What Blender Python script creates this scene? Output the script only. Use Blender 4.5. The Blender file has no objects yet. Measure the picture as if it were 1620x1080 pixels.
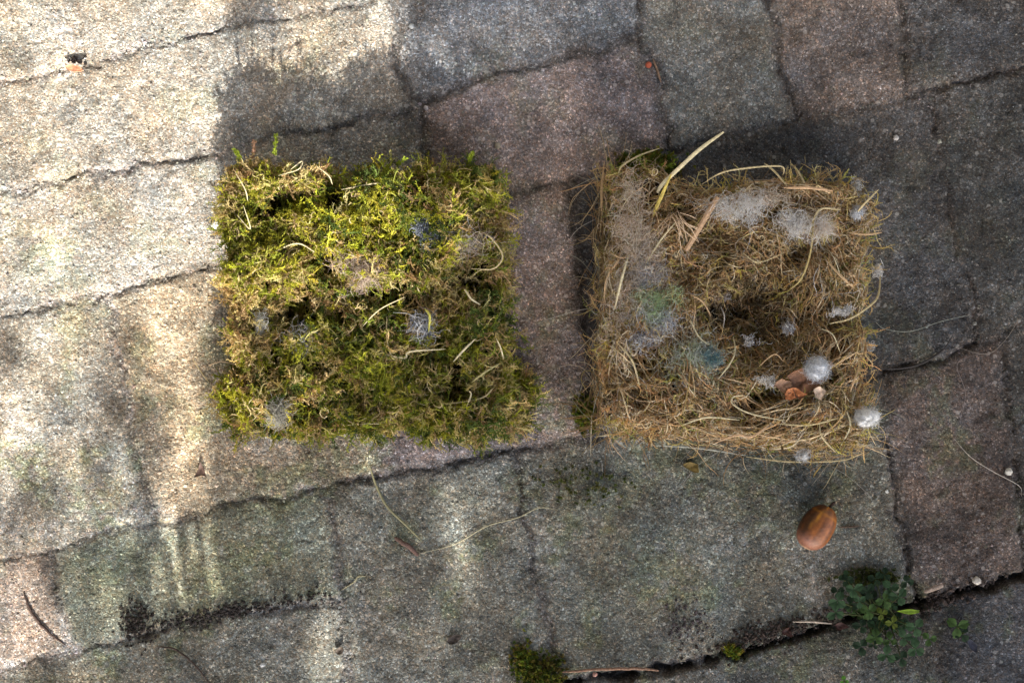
import bpy, math
import numpy as np
from mathutils import Vector

# ------------------------------------------------------------------ camera, world, sun, exposure
SC = bpy.context.scene
H = 0.65                       # camera height above the paving, metres
S = 0.506 / 1620.0             # metres on the ground per photo pixel
cam_d = bpy.data.cameras.new('camera')
cam = bpy.data.objects.new('camera', cam_d)
SC.collection.objects.link(cam)
cam.location = (0, 0, H)
cam_d.sensor_width = 36.0
cam_d.lens = 36.0 * H / 0.506
cam_d.clip_start = 0.02
cam_d.clip_end = 200
SC.camera = cam

EL, AZ = math.radians(33.0), math.radians(8.0)
SUN = np.array([math.cos(EL) * math.sin(AZ), -math.cos(EL) * math.cos(AZ), math.sin(EL)])
w = bpy.data.worlds.new('World'); SC.world = w
w.use_nodes = True
nt = w.node_tree
bg = nt.nodes['Background']
sky = nt.nodes.new('ShaderNodeTexSky')
sky.sky_type = 'NISHITA'; sky.sun_disc = False
sky.sun_elevation = EL; sky.sun_rotation = math.pi - AZ
sky.air_density = 1.0; sky.dust_density = 2.5; sky.ozone_density = 1.0
nt.links.new(sky.outputs[0], bg.inputs[0])
bg.inputs[1].default_value = 0.15
sl = bpy.data.lights.new('sun', 'SUN')
sl.energy = 4.15; sl.angle = math.radians(0.5); sl.color = (1.0, 0.94, 0.85)
so = bpy.data.objects.new('sun', sl); SC.collection.objects.link(so)
so.rotation_euler = Vector(SUN.tolist()).to_track_quat('Z', 'Y').to_euler()
SC.view_settings.view_transform = 'Standard'
SC.view_settings.look = 'None'
SC.view_settings.exposure = 1.44
SC.view_settings.gamma = 1.0

rng = np.random.default_rng(11)

# ------------------------------------------------------------------ helpers
def P(px, py, z=0.0):
    """a point of the scene at height z seen at photo pixel (px, py)"""
    k = (H - z) / H
    return np.array([(px - 810.0) * S * k, (540.0 - py) * S * k, z])

def hsh(ix, iy, seed):
    n = (ix.astype(np.int64) * 374761393 + iy.astype(np.int64) * 668265263 + seed * 974634777) & 0xffffffff
    n = ((n ^ (n >> 13)) * 1274126177) & 0xffffffff
    n = (n ^ (n >> 16)) & 0xffffff
    return n / float(0xffffff)

def vn(x, y, seed=0):
    x = np.asarray(x, float); y = np.asarray(y, float)
    ix = np.floor(x); iy = np.floor(y)
    fx = x - ix; fy = y - iy
    fx = fx * fx * (3 - 2 * fx); fy = fy * fy * (3 - 2 * fy)
    a = hsh(ix, iy, seed); b = hsh(ix + 1, iy, seed); c = hsh(ix, iy + 1, seed); d = hsh(ix + 1, iy + 1, seed)
    return (a * (1 - fx) + b * fx) * (1 - fy) + (c * (1 - fx) + d * fx) * fy

def fbm(x, y, seed=0, octv=4):
    s = 0; a = 1; t = 0
    for i in range(octv):
        s = s + a * vn(x * 2 ** i, y * 2 ** i, seed + i * 17); t += a; a *= 0.5
    return s / t

def sstep(a, b, x):
    t = np.clip((x - a) / (b - a), 0, 1)
    return t * t * (3 - 2 * t)

def inside_dist(x, y, poly):
    """signed distance, positive inside the polygon"""
    poly = np.asarray(poly, float); n = len(poly)
    d2 = np.full(np.shape(x), 1e9); ins = np.zeros(np.shape(x), bool)
    for i in range(n):
        ax, ay = poly[i]; bx, by = poly[(i + 1) % n]
        ex, ey = bx - ax, by - ay
        t = np.clip(((x - ax) * ex + (y - ay) * ey) / (ex * ex + ey * ey + 1e-20), 0, 1)
        d2 = np.minimum(d2, (x - ax - t * ex) ** 2 + (y - ay - t * ey) ** 2)
        c = ((ay > y) != (by > y)) & (x < (bx - ax) * (y - ay) / (by - ay + 1e-20) + ax)
        ins ^= c
    d = np.sqrt(d2)
    return np.where(ins, d, -d)

def line_dist(x, y, pts):
    d2 = np.full(np.shape(x), 1e9)
    for (ax, ay), (bx, by) in zip(pts[:-1], pts[1:]):
        ex, ey = bx - ax, by - ay
        t = np.clip(((x - ax) * ex + (y - ay) * ey) / (ex * ex + ey * ey + 1e-20), 0, 1)
        d2 = np.minimum(d2, (x - ax - t * ex) ** 2 + (y - ay - t * ey) ** 2)
    return np.sqrt(d2)

def make_mesh(name, V, F, cols=None, smooth=False):
    """V (n,3); F (m,k) with k = 3 or 4, or a list of such arrays"""
    V = np.asarray(V, np.float32)
    Fs = F if isinstance(F, list) else [F]
    Fs = [np.asarray(f, np.int32) for f in Fs if len(f)]
    loops = np.concatenate([f.ravel() for f in Fs])
    tot = np.concatenate([np.full(len(f), f.shape[1], np.int32) for f in Fs])
    start = np.concatenate([[0], np.cumsum(tot)[:-1]]).astype(np.int32)
    me = bpy.data.meshes.new(name)
    me.vertices.add(len(V)); me.vertices.foreach_set('co', V.ravel())
    me.loops.add(len(loops)); me.loops.foreach_set('vertex_index', loops)
    me.polygons.add(len(tot)); me.polygons.foreach_set('loop_start', start)
    me.update(calc_edges=True)
    if cols is not None:
        c = np.ones((len(V), 4), np.float32); c[:, :3] = cols
        at = me.color_attributes.new('tint', 'FLOAT_COLOR', 'POINT')
        at.data.foreach_set('color', c.ravel())
    me.polygons.foreach_set('use_smooth', np.full(len(tot), smooth, bool))
    me.validate()
    return me

def tag(o, label, cat, group=None, kind=None):
    if label: o['label'] = label
    if cat: o['category'] = cat
    if group: o['group'] = group
    if kind: o['kind'] = kind
    return o

def thing(name, label, cat, loc, group=None):
    o = bpy.data.objects.new(name, None); SC.collection.objects.link(o)
    o.empty_display_size = 0.01
    o.location = tuple(float(v) for v in loc)
    o['_w'] = [float(v) for v in loc]
    return tag(o, label, cat, group)

def obj(name, V, F, mat, parent=None, cols=None, smooth=False, loc=None, label=None):
    V = np.asarray(V, float)
    base = np.array(parent['_w']) if parent is not None else (np.array(loc) if loc is not None else np.zeros(3))
    me = make_mesh(name, V - base, F, cols, smooth)
    me.materials.append(mat)
    o = bpy.data.objects.new(name, me); SC.collection.objects.link(o)
    if parent is not None: o.parent = parent
    else: o.location = tuple(float(v) for v in base)
    o['_w'] = [float(v) for v in base]
    if label: o['label'] = label
    return o

class Bag:
    def __init__(s): s.V = []; s.T = []; s.Q = []; s.C = []; s.n = 0
    def add(s, V, F, C):
        V = np.asarray(V, float).reshape(-1, 3); F = np.asarray(F)
        (s.T if F.shape[1] == 3 else s.Q).append(F + s.n)
        C = np.asarray(C, float)
        if C.ndim == 1: C = np.tile(C, (len(V), 1))
        s.V.append(V); s.C.append(C); s.n += len(V)
        return s
    def build(s, name, mat, parent=None, smooth=False, loc=None, label=None):
        F = []
        if s.T: F.append(np.concatenate(s.T))
        if s.Q: F.append(np.concatenate(s.Q))
        return obj(name, np.concatenate(s.V), F, mat, parent, np.concatenate(s.C), smooth, loc, label)

# ---- materials
def mat_tint(name, rough=0.8, trans=0.0, nscale=0, namt=0.25, spec=0.3, bump=0.0, bscale=2000, coat=0.0, tcol=(1, 1, 1)):
    """surface colour from the mesh's own colours, broken up by procedural noise"""
    m = bpy.data.materials.new(name); m.use_nodes = True
    t = m.node_tree; n = t.nodes; L = t.links
    pb = n['Principled BSDF']; pb.inputs['Roughness'].default_value = rough
    pb.inputs['Specular IOR Level'].default_value = spec
    pb.inputs['Coat Weight'].default_value = coat
    a = n.new('ShaderNodeAttribute'); a.attribute_name = 'tint'
    col = a.outputs['Color']
    tc = n.new('ShaderNodeTexCoord')
    if nscale:
        nz = n.new('ShaderNodeTexNoise'); nz.inputs['Scale'].default_value = nscale; nz.inputs['Detail'].default_value = 3
        L.new(tc.outputs['Object'], nz.inputs['Vector'])
        mr = n.new('ShaderNodeMapRange'); mr.inputs[1].default_value = 0.3; mr.inputs[2].default_value = 0.7
        mr.inputs[3].default_value = 1 - namt; mr.inputs[4].default_value = 1 + namt
        L.new(nz.outputs['Fac'], mr.inputs[0])
        vm = n.new('ShaderNodeVectorMath'); vm.operation = 'SCALE'
        L.new(col, vm.inputs[0]); L.new(mr.outputs[0], vm.inputs['Scale']); col = vm.outputs[0]
    L.new(col, pb.inputs['Base Color'])
    if bump:
        nb = n.new('ShaderNodeTexNoise'); nb.inputs['Scale'].default_value = bscale; nb.inputs['Detail'].default_value = 3
        L.new(tc.outputs['Object'], nb.inputs['Vector'])
        bp = n.new('ShaderNodeBump'); bp.inputs['Distance'].default_value = bump; bp.inputs['Strength'].default_value = 1
        L.new(nb.outputs['Fac'], bp.inputs['Height']); L.new(bp.outputs[0], pb.inputs['Normal'])
    if trans:
        tr = n.new('ShaderNodeBsdfTranslucent')
        mm = n.new('ShaderNodeVectorMath'); mm.operation = 'MULTIPLY'; mm.inputs[1].default_value = tcol
        L.new(col, mm.inputs[0]); L.new(mm.outputs[0], tr.inputs['Color'])
        mx = n.new('ShaderNodeMixShader'); mx.inputs[0].default_value = trans
        L.new(pb.outputs[0], mx.inputs[1]); L.new(tr.outputs[0], mx.inputs[2])
        L.new(mx.outputs[0], n['Material Output'].inputs['Surface'])
    return m

M_moss = mat_tint('moss', 0.75, 0.35, tcol=(1.25, 1.25, 0.6))
M_dry = mat_tint('dry_plant_fibre', 0.6, 0.22, nscale=900, namt=0.25, spec=0.35)
M_wool = mat_tint('wool', 0.9, 0.5, nscale=1500, namt=.15, bump=.0004, bscale=2500)
M_fluff = mat_tint('packed_down', 0.9, 0.12, nscale=1500, namt=.15, bump=.0006, bscale=1800)
M_core = mat_tint('matted_debris', 0.95, 0, nscale=500, namt=0.5, bump=0.002, bscale=700)
M_leaf = mat_tint('weed_leaf', 0.75, 0.2, nscale=500, namt=0.35, spec=0.15)
M_wood = mat_tint('twig_bark', 0.8, 0, nscale=900, namt=0.4, bump=0.0004, bscale=1500)
M_stone = mat_tint('pebble', 0.7, 0, nscale=900, namt=0.2, bump=0.0002, bscale=2500)
M_foliage = mat_tint('shrub_leaf', 0.5, 0.0)

def ground_mat():
    m = bpy.data.materials.new('weathered_concrete_pavers'); m.use_nodes = True
    t = m.node_tree; n = t.nodes; L = t.links
    pb = n['Principled BSDF']; pb.inputs['Roughness'].default_value = 0.9
    pb.inputs['Specular IOR Level'].default_value = 0.2
    a = n.new('ShaderNodeAttribute'); a.attribute_name = 'tint'
    tc = n.new('ShaderNodeTexCoord')
    def vor(scale, rnd=1.0):
        v = n.new('ShaderNodeTexVoronoi'); v.inputs['Scale'].default_value = scale; v.voronoi_dimensions = '3D'
        L.new(wv, v.inputs['Vector']); return v
    # warp so that grains are irregular
    nw = n.new('ShaderNodeTexNoise'); nw.inputs['Scale'].default_value = 700; nw.inputs['Detail'].default_value = 2
    L.new(tc.outputs['Object'], nw.inputs['Vector'])
    ws = n.new('ShaderNodeVectorMath'); ws.operation = 'MULTIPLY_ADD'
    ws.inputs[1].default_value = (0.0012, 0.0012, 0.0012)
    L.new(nw.outputs['Color'], ws.inputs[0]); L.new(tc.outputs['Object'], ws.inputs[2])
    wv = ws.outputs[0]
    def curve(src, pts):
        r = n.new('ShaderNodeValToRGB'); r.color_ramp.interpolation = 'LINEAR'
        e = r.color_ramp.elements
        while len(e) < len(pts): e.new(0.5)
        for el, (p_, v_) in zip(e, pts):
            el.position = p_; el.color = (v_, v_, v_, 1) if not isinstance(v_, tuple) else (*v_, 1)
        L.new(src, r.inputs[0]); return r.outputs[0]
    def sep(c):
        s_ = n.new('ShaderNodeSeparateColor'); L.new(c, s_.inputs[0]); return s_
    v1 = vor(1050)      # sand grains about 1.2 mm
    v2 = vor(2300)     # finer grit
    v3 = vor(330)      # scattered larger aggregate
    s1 = sep(v1.outputs['Color']); s2 = sep(v2.outputs['Color']); s3 = sep(v3.outputs['Color'])
    g1 = curve(s1.outputs[0], [(0, 0.26), (0.15, 0.38), (0.80, 0.50), (0.90, 0.72), (1, 0.98)])
    g2 = curve(s2.outputs[0], [(0, 0.22), (0.2, 0.38), (0.85, 0.50), (0.95, 0.78), (1, 1.1)])
    mu = n.new('ShaderNodeMath'); mu.operation = 'MULTIPLY'
    L.new(g1, mu.inputs[0]); L.new(g2, mu.inputs[1])
    mu2 = n.new('ShaderNodeMath'); mu2.operation = 'MULTIPLY'; mu2.inputs[1].default_value = 4.6
    L.new(mu.outputs[0], mu2.inputs[0])
    cv = n.new('ShaderNodeVectorMath'); cv.operation = 'SCALE'
    L.new(a.outputs['Color'], cv.inputs[0]); L.new(mu2.outputs[0], cv.inputs['Scale'])
    # individual grains lean warm, cool or white
    hu = curve(s1.outputs[1], [(0, (1.15, 0.97, 0.86)), (0.5, (1.0, 1.0, 1.0)), (1, (0.93, 1.0, 1.1))])
    hm = n.new('ShaderNodeVectorMath'); hm.operation = 'MULTIPLY'
    L.new(cv.outputs[0], hm.inputs[0]); L.new(hu, hm.inputs[1])
    # pale bits of aggregate
    wm = curve(s3.outputs[0], [(0.0, 0.0), (0.955, 0.0), (0.965, 0.75), (1, 0.9)])
    wd = curve(v3.outputs['Distance'], [(0, 1.0), (0.28, 1.0), (0.4, 0.0), (1, 0.0)])
    wmm = n.new('ShaderNodeMath'); wmm.operation = 'MULTIPLY'; L.new(wm, wmm.inputs[0]); L.new(wd, wmm.inputs[1])
    aw = n.new('ShaderNodeVectorMath'); aw.operation = 'MULTIPLY_ADD'
    aw.inputs[1].default_value = (1.4, 1.4, 1.4); aw.inputs[2].default_value = (0.12, 0.115, 0.105)
    L.new(a.outputs['Color'], aw.inputs[0])
    mx = n.new('ShaderNodeMix'); mx.data_type = 'RGBA'
    L.new(wmm.outputs[0], mx.inputs['Factor']); L.new(hm.outputs[0], mx.inputs['A']); L.new(aw.outputs[0], mx.inputs['B'])
    L.new(mx.outputs['Result'], pb.inputs['Base Color'])
    # relief
    h1 = curve(v1.outputs['Distance'], [(0, 1.0), (0.7, 0.0), (1, 0.0)])
    h2 = curve(v2.outputs['Distance'], [(0, 1.0), (0.7, 0.0), (1, 0.0)])
    r1 = n.new('ShaderNodeMath'); r1.operation = 'MULTIPLY'; L.new(h1, r1.inputs[0]); L.new(s1.outputs[2], r1.inputs[1])
    ad = n.new('ShaderNodeMath'); ad.operation = 'MULTIPLY_ADD'; ad.inputs[1].default_value = 0.35
    L.new(h2, ad.inputs[0]); L.new(r1.outputs[0], ad.inputs[2])
    bp = n.new('ShaderNodeBump'); bp.inputs['Distance'].default_value = 0.0006; bp.inputs['Strength'].default_value = 0.8
    L.new(ad.outputs[0], bp.inputs['Height']); L.new(bp.outputs[0], pb.inputs['Normal'])
    return m
M_ground = ground_mat()

# ------------------------------------------------------------------ paving
JA = [(-160, 165), (110, 107), (285, 60), (345, 38), (525, 14), (600, -12), (640, -60)]
B1 = [(-160, 335), (110, 282), (345, 238), (520, 205), (662, 168), (760, 120), (860, 96), (1010, 66), (1048, 60)]
BB = [(-160, 532), (0, 498), (140, 468), (250, 445), (345, 418), (560, 365), (810, 304), (905, 288), (1060, 240), (1180, 205), (1262, 190), (1440, 152), (1620, 108), (1780, 75)]
CC = [(-160, 925), (0, 885), (100, 862), (250, 825), (400, 792), (520, 770), (690, 738), (830, 710), (940, 688), (1180, 640), (1400, 588), (1480, 572), (1540, 545), (1620, 512), (1780, 470)]
DD = [(560, 1150), (880, 1078), (1040, 1060), (1180, 1030), (1310, 992), (1450, 952), (1560, 930), (1620, 906), (1780, 860)]
EE = [(-160, 1090), (60, 1045), (200, 1012), (300, 985), (480, 960), (545, 950)]
stones = [  # polygon in photo pixels, (colour)
    ([(-160, -160), (660, -160), (640, -60)] + JA[::-1][1:], 'cream'),
    (JA[:] + [(622, -20), (632, 110), (662, 168)] + B1[:4][::-1], 'cream'),
    (B1[:5] + [(672, 260), (690, 334)] + BB[:6][::-1], 'cream2'),
    (B1[4:8] + [(1040, 110), (1062, 238)] + [(905, 288), (810, 304), (690, 334), (672, 260)], 'red'),
    ([(640, -160), (1000, -160), (1012, 0), (1010, 66), (860, 96), (760, 120), (662, 168), (632, 110), (622, -20), (640, -60)], 'blue'),
    ([(1000, -160), (1205, -160), (1218, 0), (1240, 110), (1262, 190), (1180, 205), (1062, 238), (1040, 110), (1010, 66), (1012, 0)], 'green'),
    ([(1205, -160), (1410, -160), (1426, 20), (1440, 152), (1262, 190), (1240, 110), (1218, 0)], 'red2'),
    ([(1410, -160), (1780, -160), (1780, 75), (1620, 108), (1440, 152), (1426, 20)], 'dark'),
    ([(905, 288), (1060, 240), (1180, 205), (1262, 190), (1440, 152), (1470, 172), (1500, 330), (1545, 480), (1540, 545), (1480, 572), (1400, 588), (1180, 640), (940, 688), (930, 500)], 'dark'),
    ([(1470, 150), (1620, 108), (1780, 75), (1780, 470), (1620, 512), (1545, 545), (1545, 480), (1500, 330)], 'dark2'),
    ([(-160, 532), (0, 498), (140, 468), (172, 465), (190, 600), (212, 740), (250, 825), (100, 862), (0, 885), (-160, 925)], 'cream3'),
    ([(172, 465), (250, 445), (345, 418), (560, 365), (570, 500), (600, 755), (520, 770), (400, 792), (250, 825), (212, 740), (190, 600)], 'tan'),
    ([(560, 365), (810, 304), (905, 288), (930, 500), (940, 688), (830, 710), (690, 738), (600, 755), (570, 500)], 'red'),
    ([(-160, 925), (0, 885), (78, 867), (92, 950), (112, 1033), (60, 1045), (-160, 1090)], 'pink'),
    ([(78, 867), (100, 862), (250, 825), (400, 792), (520, 770), (532, 860), (545, 950), (480, 960), (300, 985), (200, 1012), (112, 1033), (92, 950)], 'olive'),
    ([(520, 770), (690, 738), (812, 714), (830, 830), (856, 940), (882, 1078), (560, 1150), (545, 950), (532, 860)], 'olive2'),
    ([(812, 714), (940, 688), (1180, 640), (1400, 588), (1406, 700), (1426, 840), (1452, 952), (1310, 992), (1180, 1030), (1040, 1060), (882, 1078), (856, 940), (830, 830)], 'grey'),
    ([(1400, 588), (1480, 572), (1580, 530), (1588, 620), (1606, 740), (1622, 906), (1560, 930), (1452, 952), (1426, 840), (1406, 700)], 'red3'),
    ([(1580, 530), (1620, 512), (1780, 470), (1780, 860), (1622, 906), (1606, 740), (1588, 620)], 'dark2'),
    ([(-160, 1090), (60, 1045), (200, 1012), (300, 985), (480, 960), (545, 950), (560, 1150), (580, 1250), (-160, 1250)], 'olive2'),
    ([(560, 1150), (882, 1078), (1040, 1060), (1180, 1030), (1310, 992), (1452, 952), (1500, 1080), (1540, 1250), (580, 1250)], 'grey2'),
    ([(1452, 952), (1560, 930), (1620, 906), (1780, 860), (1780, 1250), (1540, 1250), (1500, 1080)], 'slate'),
]
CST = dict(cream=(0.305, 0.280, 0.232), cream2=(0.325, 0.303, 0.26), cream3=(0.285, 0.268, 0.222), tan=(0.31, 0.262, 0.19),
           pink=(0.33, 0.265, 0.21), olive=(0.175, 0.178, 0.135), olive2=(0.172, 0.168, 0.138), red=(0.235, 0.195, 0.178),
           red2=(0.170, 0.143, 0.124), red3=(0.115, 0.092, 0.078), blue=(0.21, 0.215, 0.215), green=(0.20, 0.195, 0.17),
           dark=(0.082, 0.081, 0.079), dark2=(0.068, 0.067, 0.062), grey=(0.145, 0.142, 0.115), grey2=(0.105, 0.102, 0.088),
           slate=(0.062, 0.062, 0.063))  # dark, red3, grey2 and slate also carry the vignette at right in their colour

def axis(lo, hi, step, far, grow=1.12):
    a = np.arange(lo, hi + step * .5, step)
    st = step; p = a[-1]; up = []
    while p < far: st = st * grow; p += st; up.append(p)
    st = step; p = a[0]; dn = []
    while p > -far: st = st * grow; p -= st; dn.append(p)
    return np.concatenate([dn[::-1], a, up])
GX = axis(-0.275, 0.275, 0.00058, 30); GY = axis(-0.190, 0.190, 0.00058, 30)

def ground_fields(X, Y):
    """height and colour of the paving at any x, y (metres)"""
    px = X / S + 810; py = 540 - Y / S
    wx = px + (fbm(px / 45, py / 45, 3, 3) - .5) * 26 + (vn(px / 9, py / 9, 5) - .5) * 7
    wy = py + (fbm(px / 45, py / 45, 9, 3) - .5) * 22 + (vn(px / 9, py / 9, 6) - .5) * 7
    best = np.full(X.shape, -1e9); idx = np.full(X.shape, -1)
    for i, (poly, c) in enumerate(stones):
        a = np.array(poly); m = (wx > a[:, 0].min() - 40) & (wx < a[:, 0].max() + 40) & (wy > a[:, 1].min() - 40) & (wy < a[:, 1].max() + 40)
        d = np.full(X.shape, -1e9); d[m] = inside_dist(wx[m], wy[m], poly)
        up = d > best; best = np.where(up, d, best); idx = np.where(up & (d > -60), i, idx)
    # the same paving carried on beyond the mapped stones: a tilted running bond
    out = (best < -12) & ((px < -150) | (px > 1770) | (py < -150) | (py > 1240))
    u = px * 0.977 - py * -0.0 ; v = py + px * 0.225
    r = np.floor(v / 372); uu = u + (r % 2) * 240
    k = np.floor(uu / 480)
    du = np.minimum(uu - k * 480, (k + 1) * 480 - uu); dv = np.minimum(v - r * 372, (r + 1) * 372 - v)
    far_d = np.minimum(du, dv)
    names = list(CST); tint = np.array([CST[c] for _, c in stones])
    fc = np.array([CST[n_] for n_ in ['olive', 'grey', 'red', 'green', 'olive2', 'red2']])
    fi = (hsh(k, r, 4) * 5.99).astype(int)
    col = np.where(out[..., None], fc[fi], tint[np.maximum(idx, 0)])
    d = np.where(out, far_d, best)              # px, distance to nearest joint
    return px, py, wx, wy, d, col, out

def lm(x, y, cx, cy, rx, ry, p=1.0):
    return np.exp(-((x - cx) ** 2 / rx ** 2 + (y - cy) ** 2 / ry ** 2) ** p)

Xg, Yg = np.meshgrid(GX, GY)
px, py, wx, wy, d, col, outm = ground_fields(Xg, Yg)
# how far each joint is filled with sand and dirt
fill = 0.35 + 0.75 * fbm(px / 80, py / 80, 31, 3)
deep = np.zeros_like(px)
for pts, wd_, dp in [(DD[1:], 20, 1.0), (BB[1:5], 6, .36), (CC[1:6], 7, .20), (CC[5:8], 9, .30), (CC[10:13], 8, .4), (CC[6:8], 8, .30),
                     ([(1406, 700), (1426, 840), (1452, 952)], 6, .45), (JA[2:4], 7, .3), (JA[0:2], 8, .12), (EE[1:], 11, .25), (B1[1:3], 6, .25), (B1[4:8], 9, .2), (B1[3:6], 7, .15), ([(812, 714), (830, 830), (856, 940), (882, 1078)], 8, .18), ([(172, 465), (190, 600), (212, 740), (250, 825)], 7, .16), ([(1218, -20), (1240, 110), (1262, 190)], 7, .2), ([(1426, 0), (1440, 152)], 7, .28), ([(632, 110), (662, 168), (672, 260)], 9, .14), ([(1588, 560), (1606, 740), (1622, 906)], 8, .35), ([(1470, 172), (1500, 330), (1545, 480)], 8, .24), ([(1010, 0), (1010, 66), (1040, 110), (1062, 238)], 8, .16), ([(905, 288), (930, 500), (940, 688)], 9, .3), ([(520, 770), (532, 860), (545, 950)], 6, .18), ([(78, 867), (92, 950), (112, 1033)], 6, .14), ([(1440, 152), (1620, 108)], 7, .4)]:
    deep = np.maximum(deep, dp * np.exp(-(line_dist(wx, wy, pts) / wd_) ** 2))
edge = 1 - sstep(0, 13, d + (fbm(px / 14, py / 14, 41, 2) - .5) * 10)      # 1 in the joint
brk = fbm(px / 60, py / 60, 77, 3)
brk2 = sstep(.30, .58, fbm(px / 34, py / 34, 79, 3))
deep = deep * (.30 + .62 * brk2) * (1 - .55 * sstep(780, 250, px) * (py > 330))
crack = np.exp(-(d / 2.4) ** 2) * sstep(0.54, 0.68, brk) * .6
fine_ = sstep(.30, .62, fbm(px / 11, py / 11, 83, 3)); crack = crack * fine_ * .6
crack = np.maximum(crack, np.exp(-(d / (1.6 + 2.6 * brk2 * deep ** .5)) ** 2) * np.clip(deep * 1.5, 0, 1) * (.35 + .65 * np.maximum(fine_, deep > .6)))
z = -0.0013 * edge * (1.1 - 0.6 * np.clip(fill, 0, 1)) - 0.0022 * crack - 0.0060 * deep ** 1.6 * sstep(11, 3, d)
z += (fbm(px / 110, py / 110, 12, 3) - .5) * 0.0022                        # worn surface
z += (fbm(px / 13, py / 13, 14, 3) - .5) * 0.00035
z += (vn(px / 4.2, py / 4.2, 15) - .5) * 0.0002 + rng.normal(0, .00004, px.shape)
z -= 0.0004 * sstep(0.74, 0.86, vn(px / 7.5, py / 7.5, 18))               # pits
# gentle ridge between the two left stones and a loose surface at the far left
z += 0.0016 * np.exp(-(line_dist(px, py, [(60, -40), (85, 60), (110, 100)]) / 22) ** 2)
z = z * np.where((np.abs(Xg) > 1.0) | (np.abs(Yg) > 1.0), 0.5, 1)
z -= z[np.abs(px - 810) < 700].mean() * 0
# colour: tone wanders over each stone; joints are dusty or mossy
def boxblur(a, r):
    for ax in (0, 1):
        p = np.pad(a, [(r + 1, r) if i == ax else (0, 0) for i in range(3)], mode='edge'); c = np.cumsum(p, axis=ax)
        a = (np.take(c, range(2 * r + 1, c.shape[ax]), ax) - np.take(c, range(0, c.shape[ax] - 2 * r - 1), ax)) / (2 * r + 1)
    return a
col = boxblur(boxblur(col, 6), 6)
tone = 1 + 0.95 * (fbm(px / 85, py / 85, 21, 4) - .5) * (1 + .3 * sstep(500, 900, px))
tone *= 1 + 0.75 * (fbm(px / 17, py / 17, 23, 3) - .5)
wear = sstep(.56, .70, fbm(px / 38, py / 30, 27, 4))                       # darker, dirtier pores
tone *= 1 - .28 * wear
# the border between two stones is diffuse: cement haze has spread over it
tintg = col * tone[..., None]
dust = np.clip(edge * 1.15, 0, 1) * sstep(0.35, 0.62, fbm(px / 50, py / 50, 55, 3))
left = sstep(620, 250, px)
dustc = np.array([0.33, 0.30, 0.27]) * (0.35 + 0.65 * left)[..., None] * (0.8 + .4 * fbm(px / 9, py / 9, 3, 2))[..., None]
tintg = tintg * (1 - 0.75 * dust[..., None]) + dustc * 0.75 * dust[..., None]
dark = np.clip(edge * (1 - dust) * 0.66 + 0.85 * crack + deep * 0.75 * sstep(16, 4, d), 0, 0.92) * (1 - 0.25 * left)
soil = np.array([0.055, 0.048, 0.042])
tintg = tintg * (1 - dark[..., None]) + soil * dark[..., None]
# algae: olive film, heavier towards the lower half
alg = sstep(0.50, 0.72, fbm(px / 55 + 7, py / 55, 61, 4)) * (0.35 + 0.65 * sstep(350, 800, py))
for cx, cy, r_ in [(170, 900, 70), (420, 800, 60), (330, 930, 70), (150, 790, 60), (880, 500, 28), (930, 780, 60), (1010, 760, 40), (1210, 690, 60), (860, 520, 25), (1180, 780, 60), (640, 840, 40), (1040, 900, 90), (240, 640, 40), (80, 400, 60)]:
    alg = np.maximum(alg, 0.85 * lm(wx, wy, cx, cy, r_, r_ * .7))
alg = alg * sstep(0.25, 0.6, fbm(px / 10, py / 10, 67, 2)) * sstep(-60, 120, py)
tintg = tintg * (1 - 0.55 * alg[..., None]) + tintg.mean(axis=2, keepdims=True) * np.array([0.95, 1.08, 0.55]) * 0.55 * alg[..., None]
# lime bloom and pale scuffs
for cx, cy, rx, ry, a_ in [(1285, 925, 38, 55, .10), (1160, 860, 110, 30, .06), (1080, 1000, 60, 50, .05), (860, 860, 34, 60, .07), (640, 730, 60, 30, .07), (410, 700, 50, 25, .10),
                           (860, 660, 60, 30, .07), (720, 40, 70, 50, .05), (450, 990, 60, 40, .05), (100, 80, 25, 80, .14), (240, 250, 120, 60, .05), (600, 960, 70, 70, .05), (1430, 700, 30, 60, .05), (1450, 60, 50, 30, .03),
                           (1480, 160, 60, 30, .04), (1010, 690, 60, 25, .05), (20, 670, 30, 60, .14), (40, 840, 90, 30, .12), (230, 815, 40, 20, .14)]:
    b = lm(wx, wy, cx, cy, rx, ry) * sstep(0.38, 0.62, fbm(px / 11, py / 11, 71, 3))
    tintg = tintg + np.array([1.0, 0.97, 0.98]) * (a_ * b)[..., None]
# darkened patches; those hugging the nests are shade painted into the colour
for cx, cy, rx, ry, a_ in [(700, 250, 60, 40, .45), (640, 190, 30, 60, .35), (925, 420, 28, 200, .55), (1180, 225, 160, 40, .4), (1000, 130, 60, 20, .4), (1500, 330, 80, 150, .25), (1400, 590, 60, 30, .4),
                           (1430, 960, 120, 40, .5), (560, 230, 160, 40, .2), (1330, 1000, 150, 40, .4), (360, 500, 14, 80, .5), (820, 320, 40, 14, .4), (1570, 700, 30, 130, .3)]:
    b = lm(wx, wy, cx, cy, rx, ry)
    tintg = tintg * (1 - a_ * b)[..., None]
wc = (fbm(px / 60, py / 60, 91, 3) - .5)[..., None]
tintg = tintg * (1 + wc * np.array([.20, 0, -.24]))
li = sstep(.70, .80, fbm(px / 13, py / 13, 97, 2)) * (.25 + .75 * sstep(.5, .62, fbm(px / 70, py / 70, 99, 2)))
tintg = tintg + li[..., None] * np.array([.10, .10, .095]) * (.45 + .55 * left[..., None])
tintg = np.clip(tintg, 0.012, 0.75)
z = np.where((px > -200) & (px < 1800) & (py > -200) & (py < 1300), z, z)
ny, nx = Xg.shape
V = np.stack([Xg, Yg, z], -1).reshape(-1, 3)
ii = np.arange(nx * ny).reshape(ny, nx)
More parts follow.
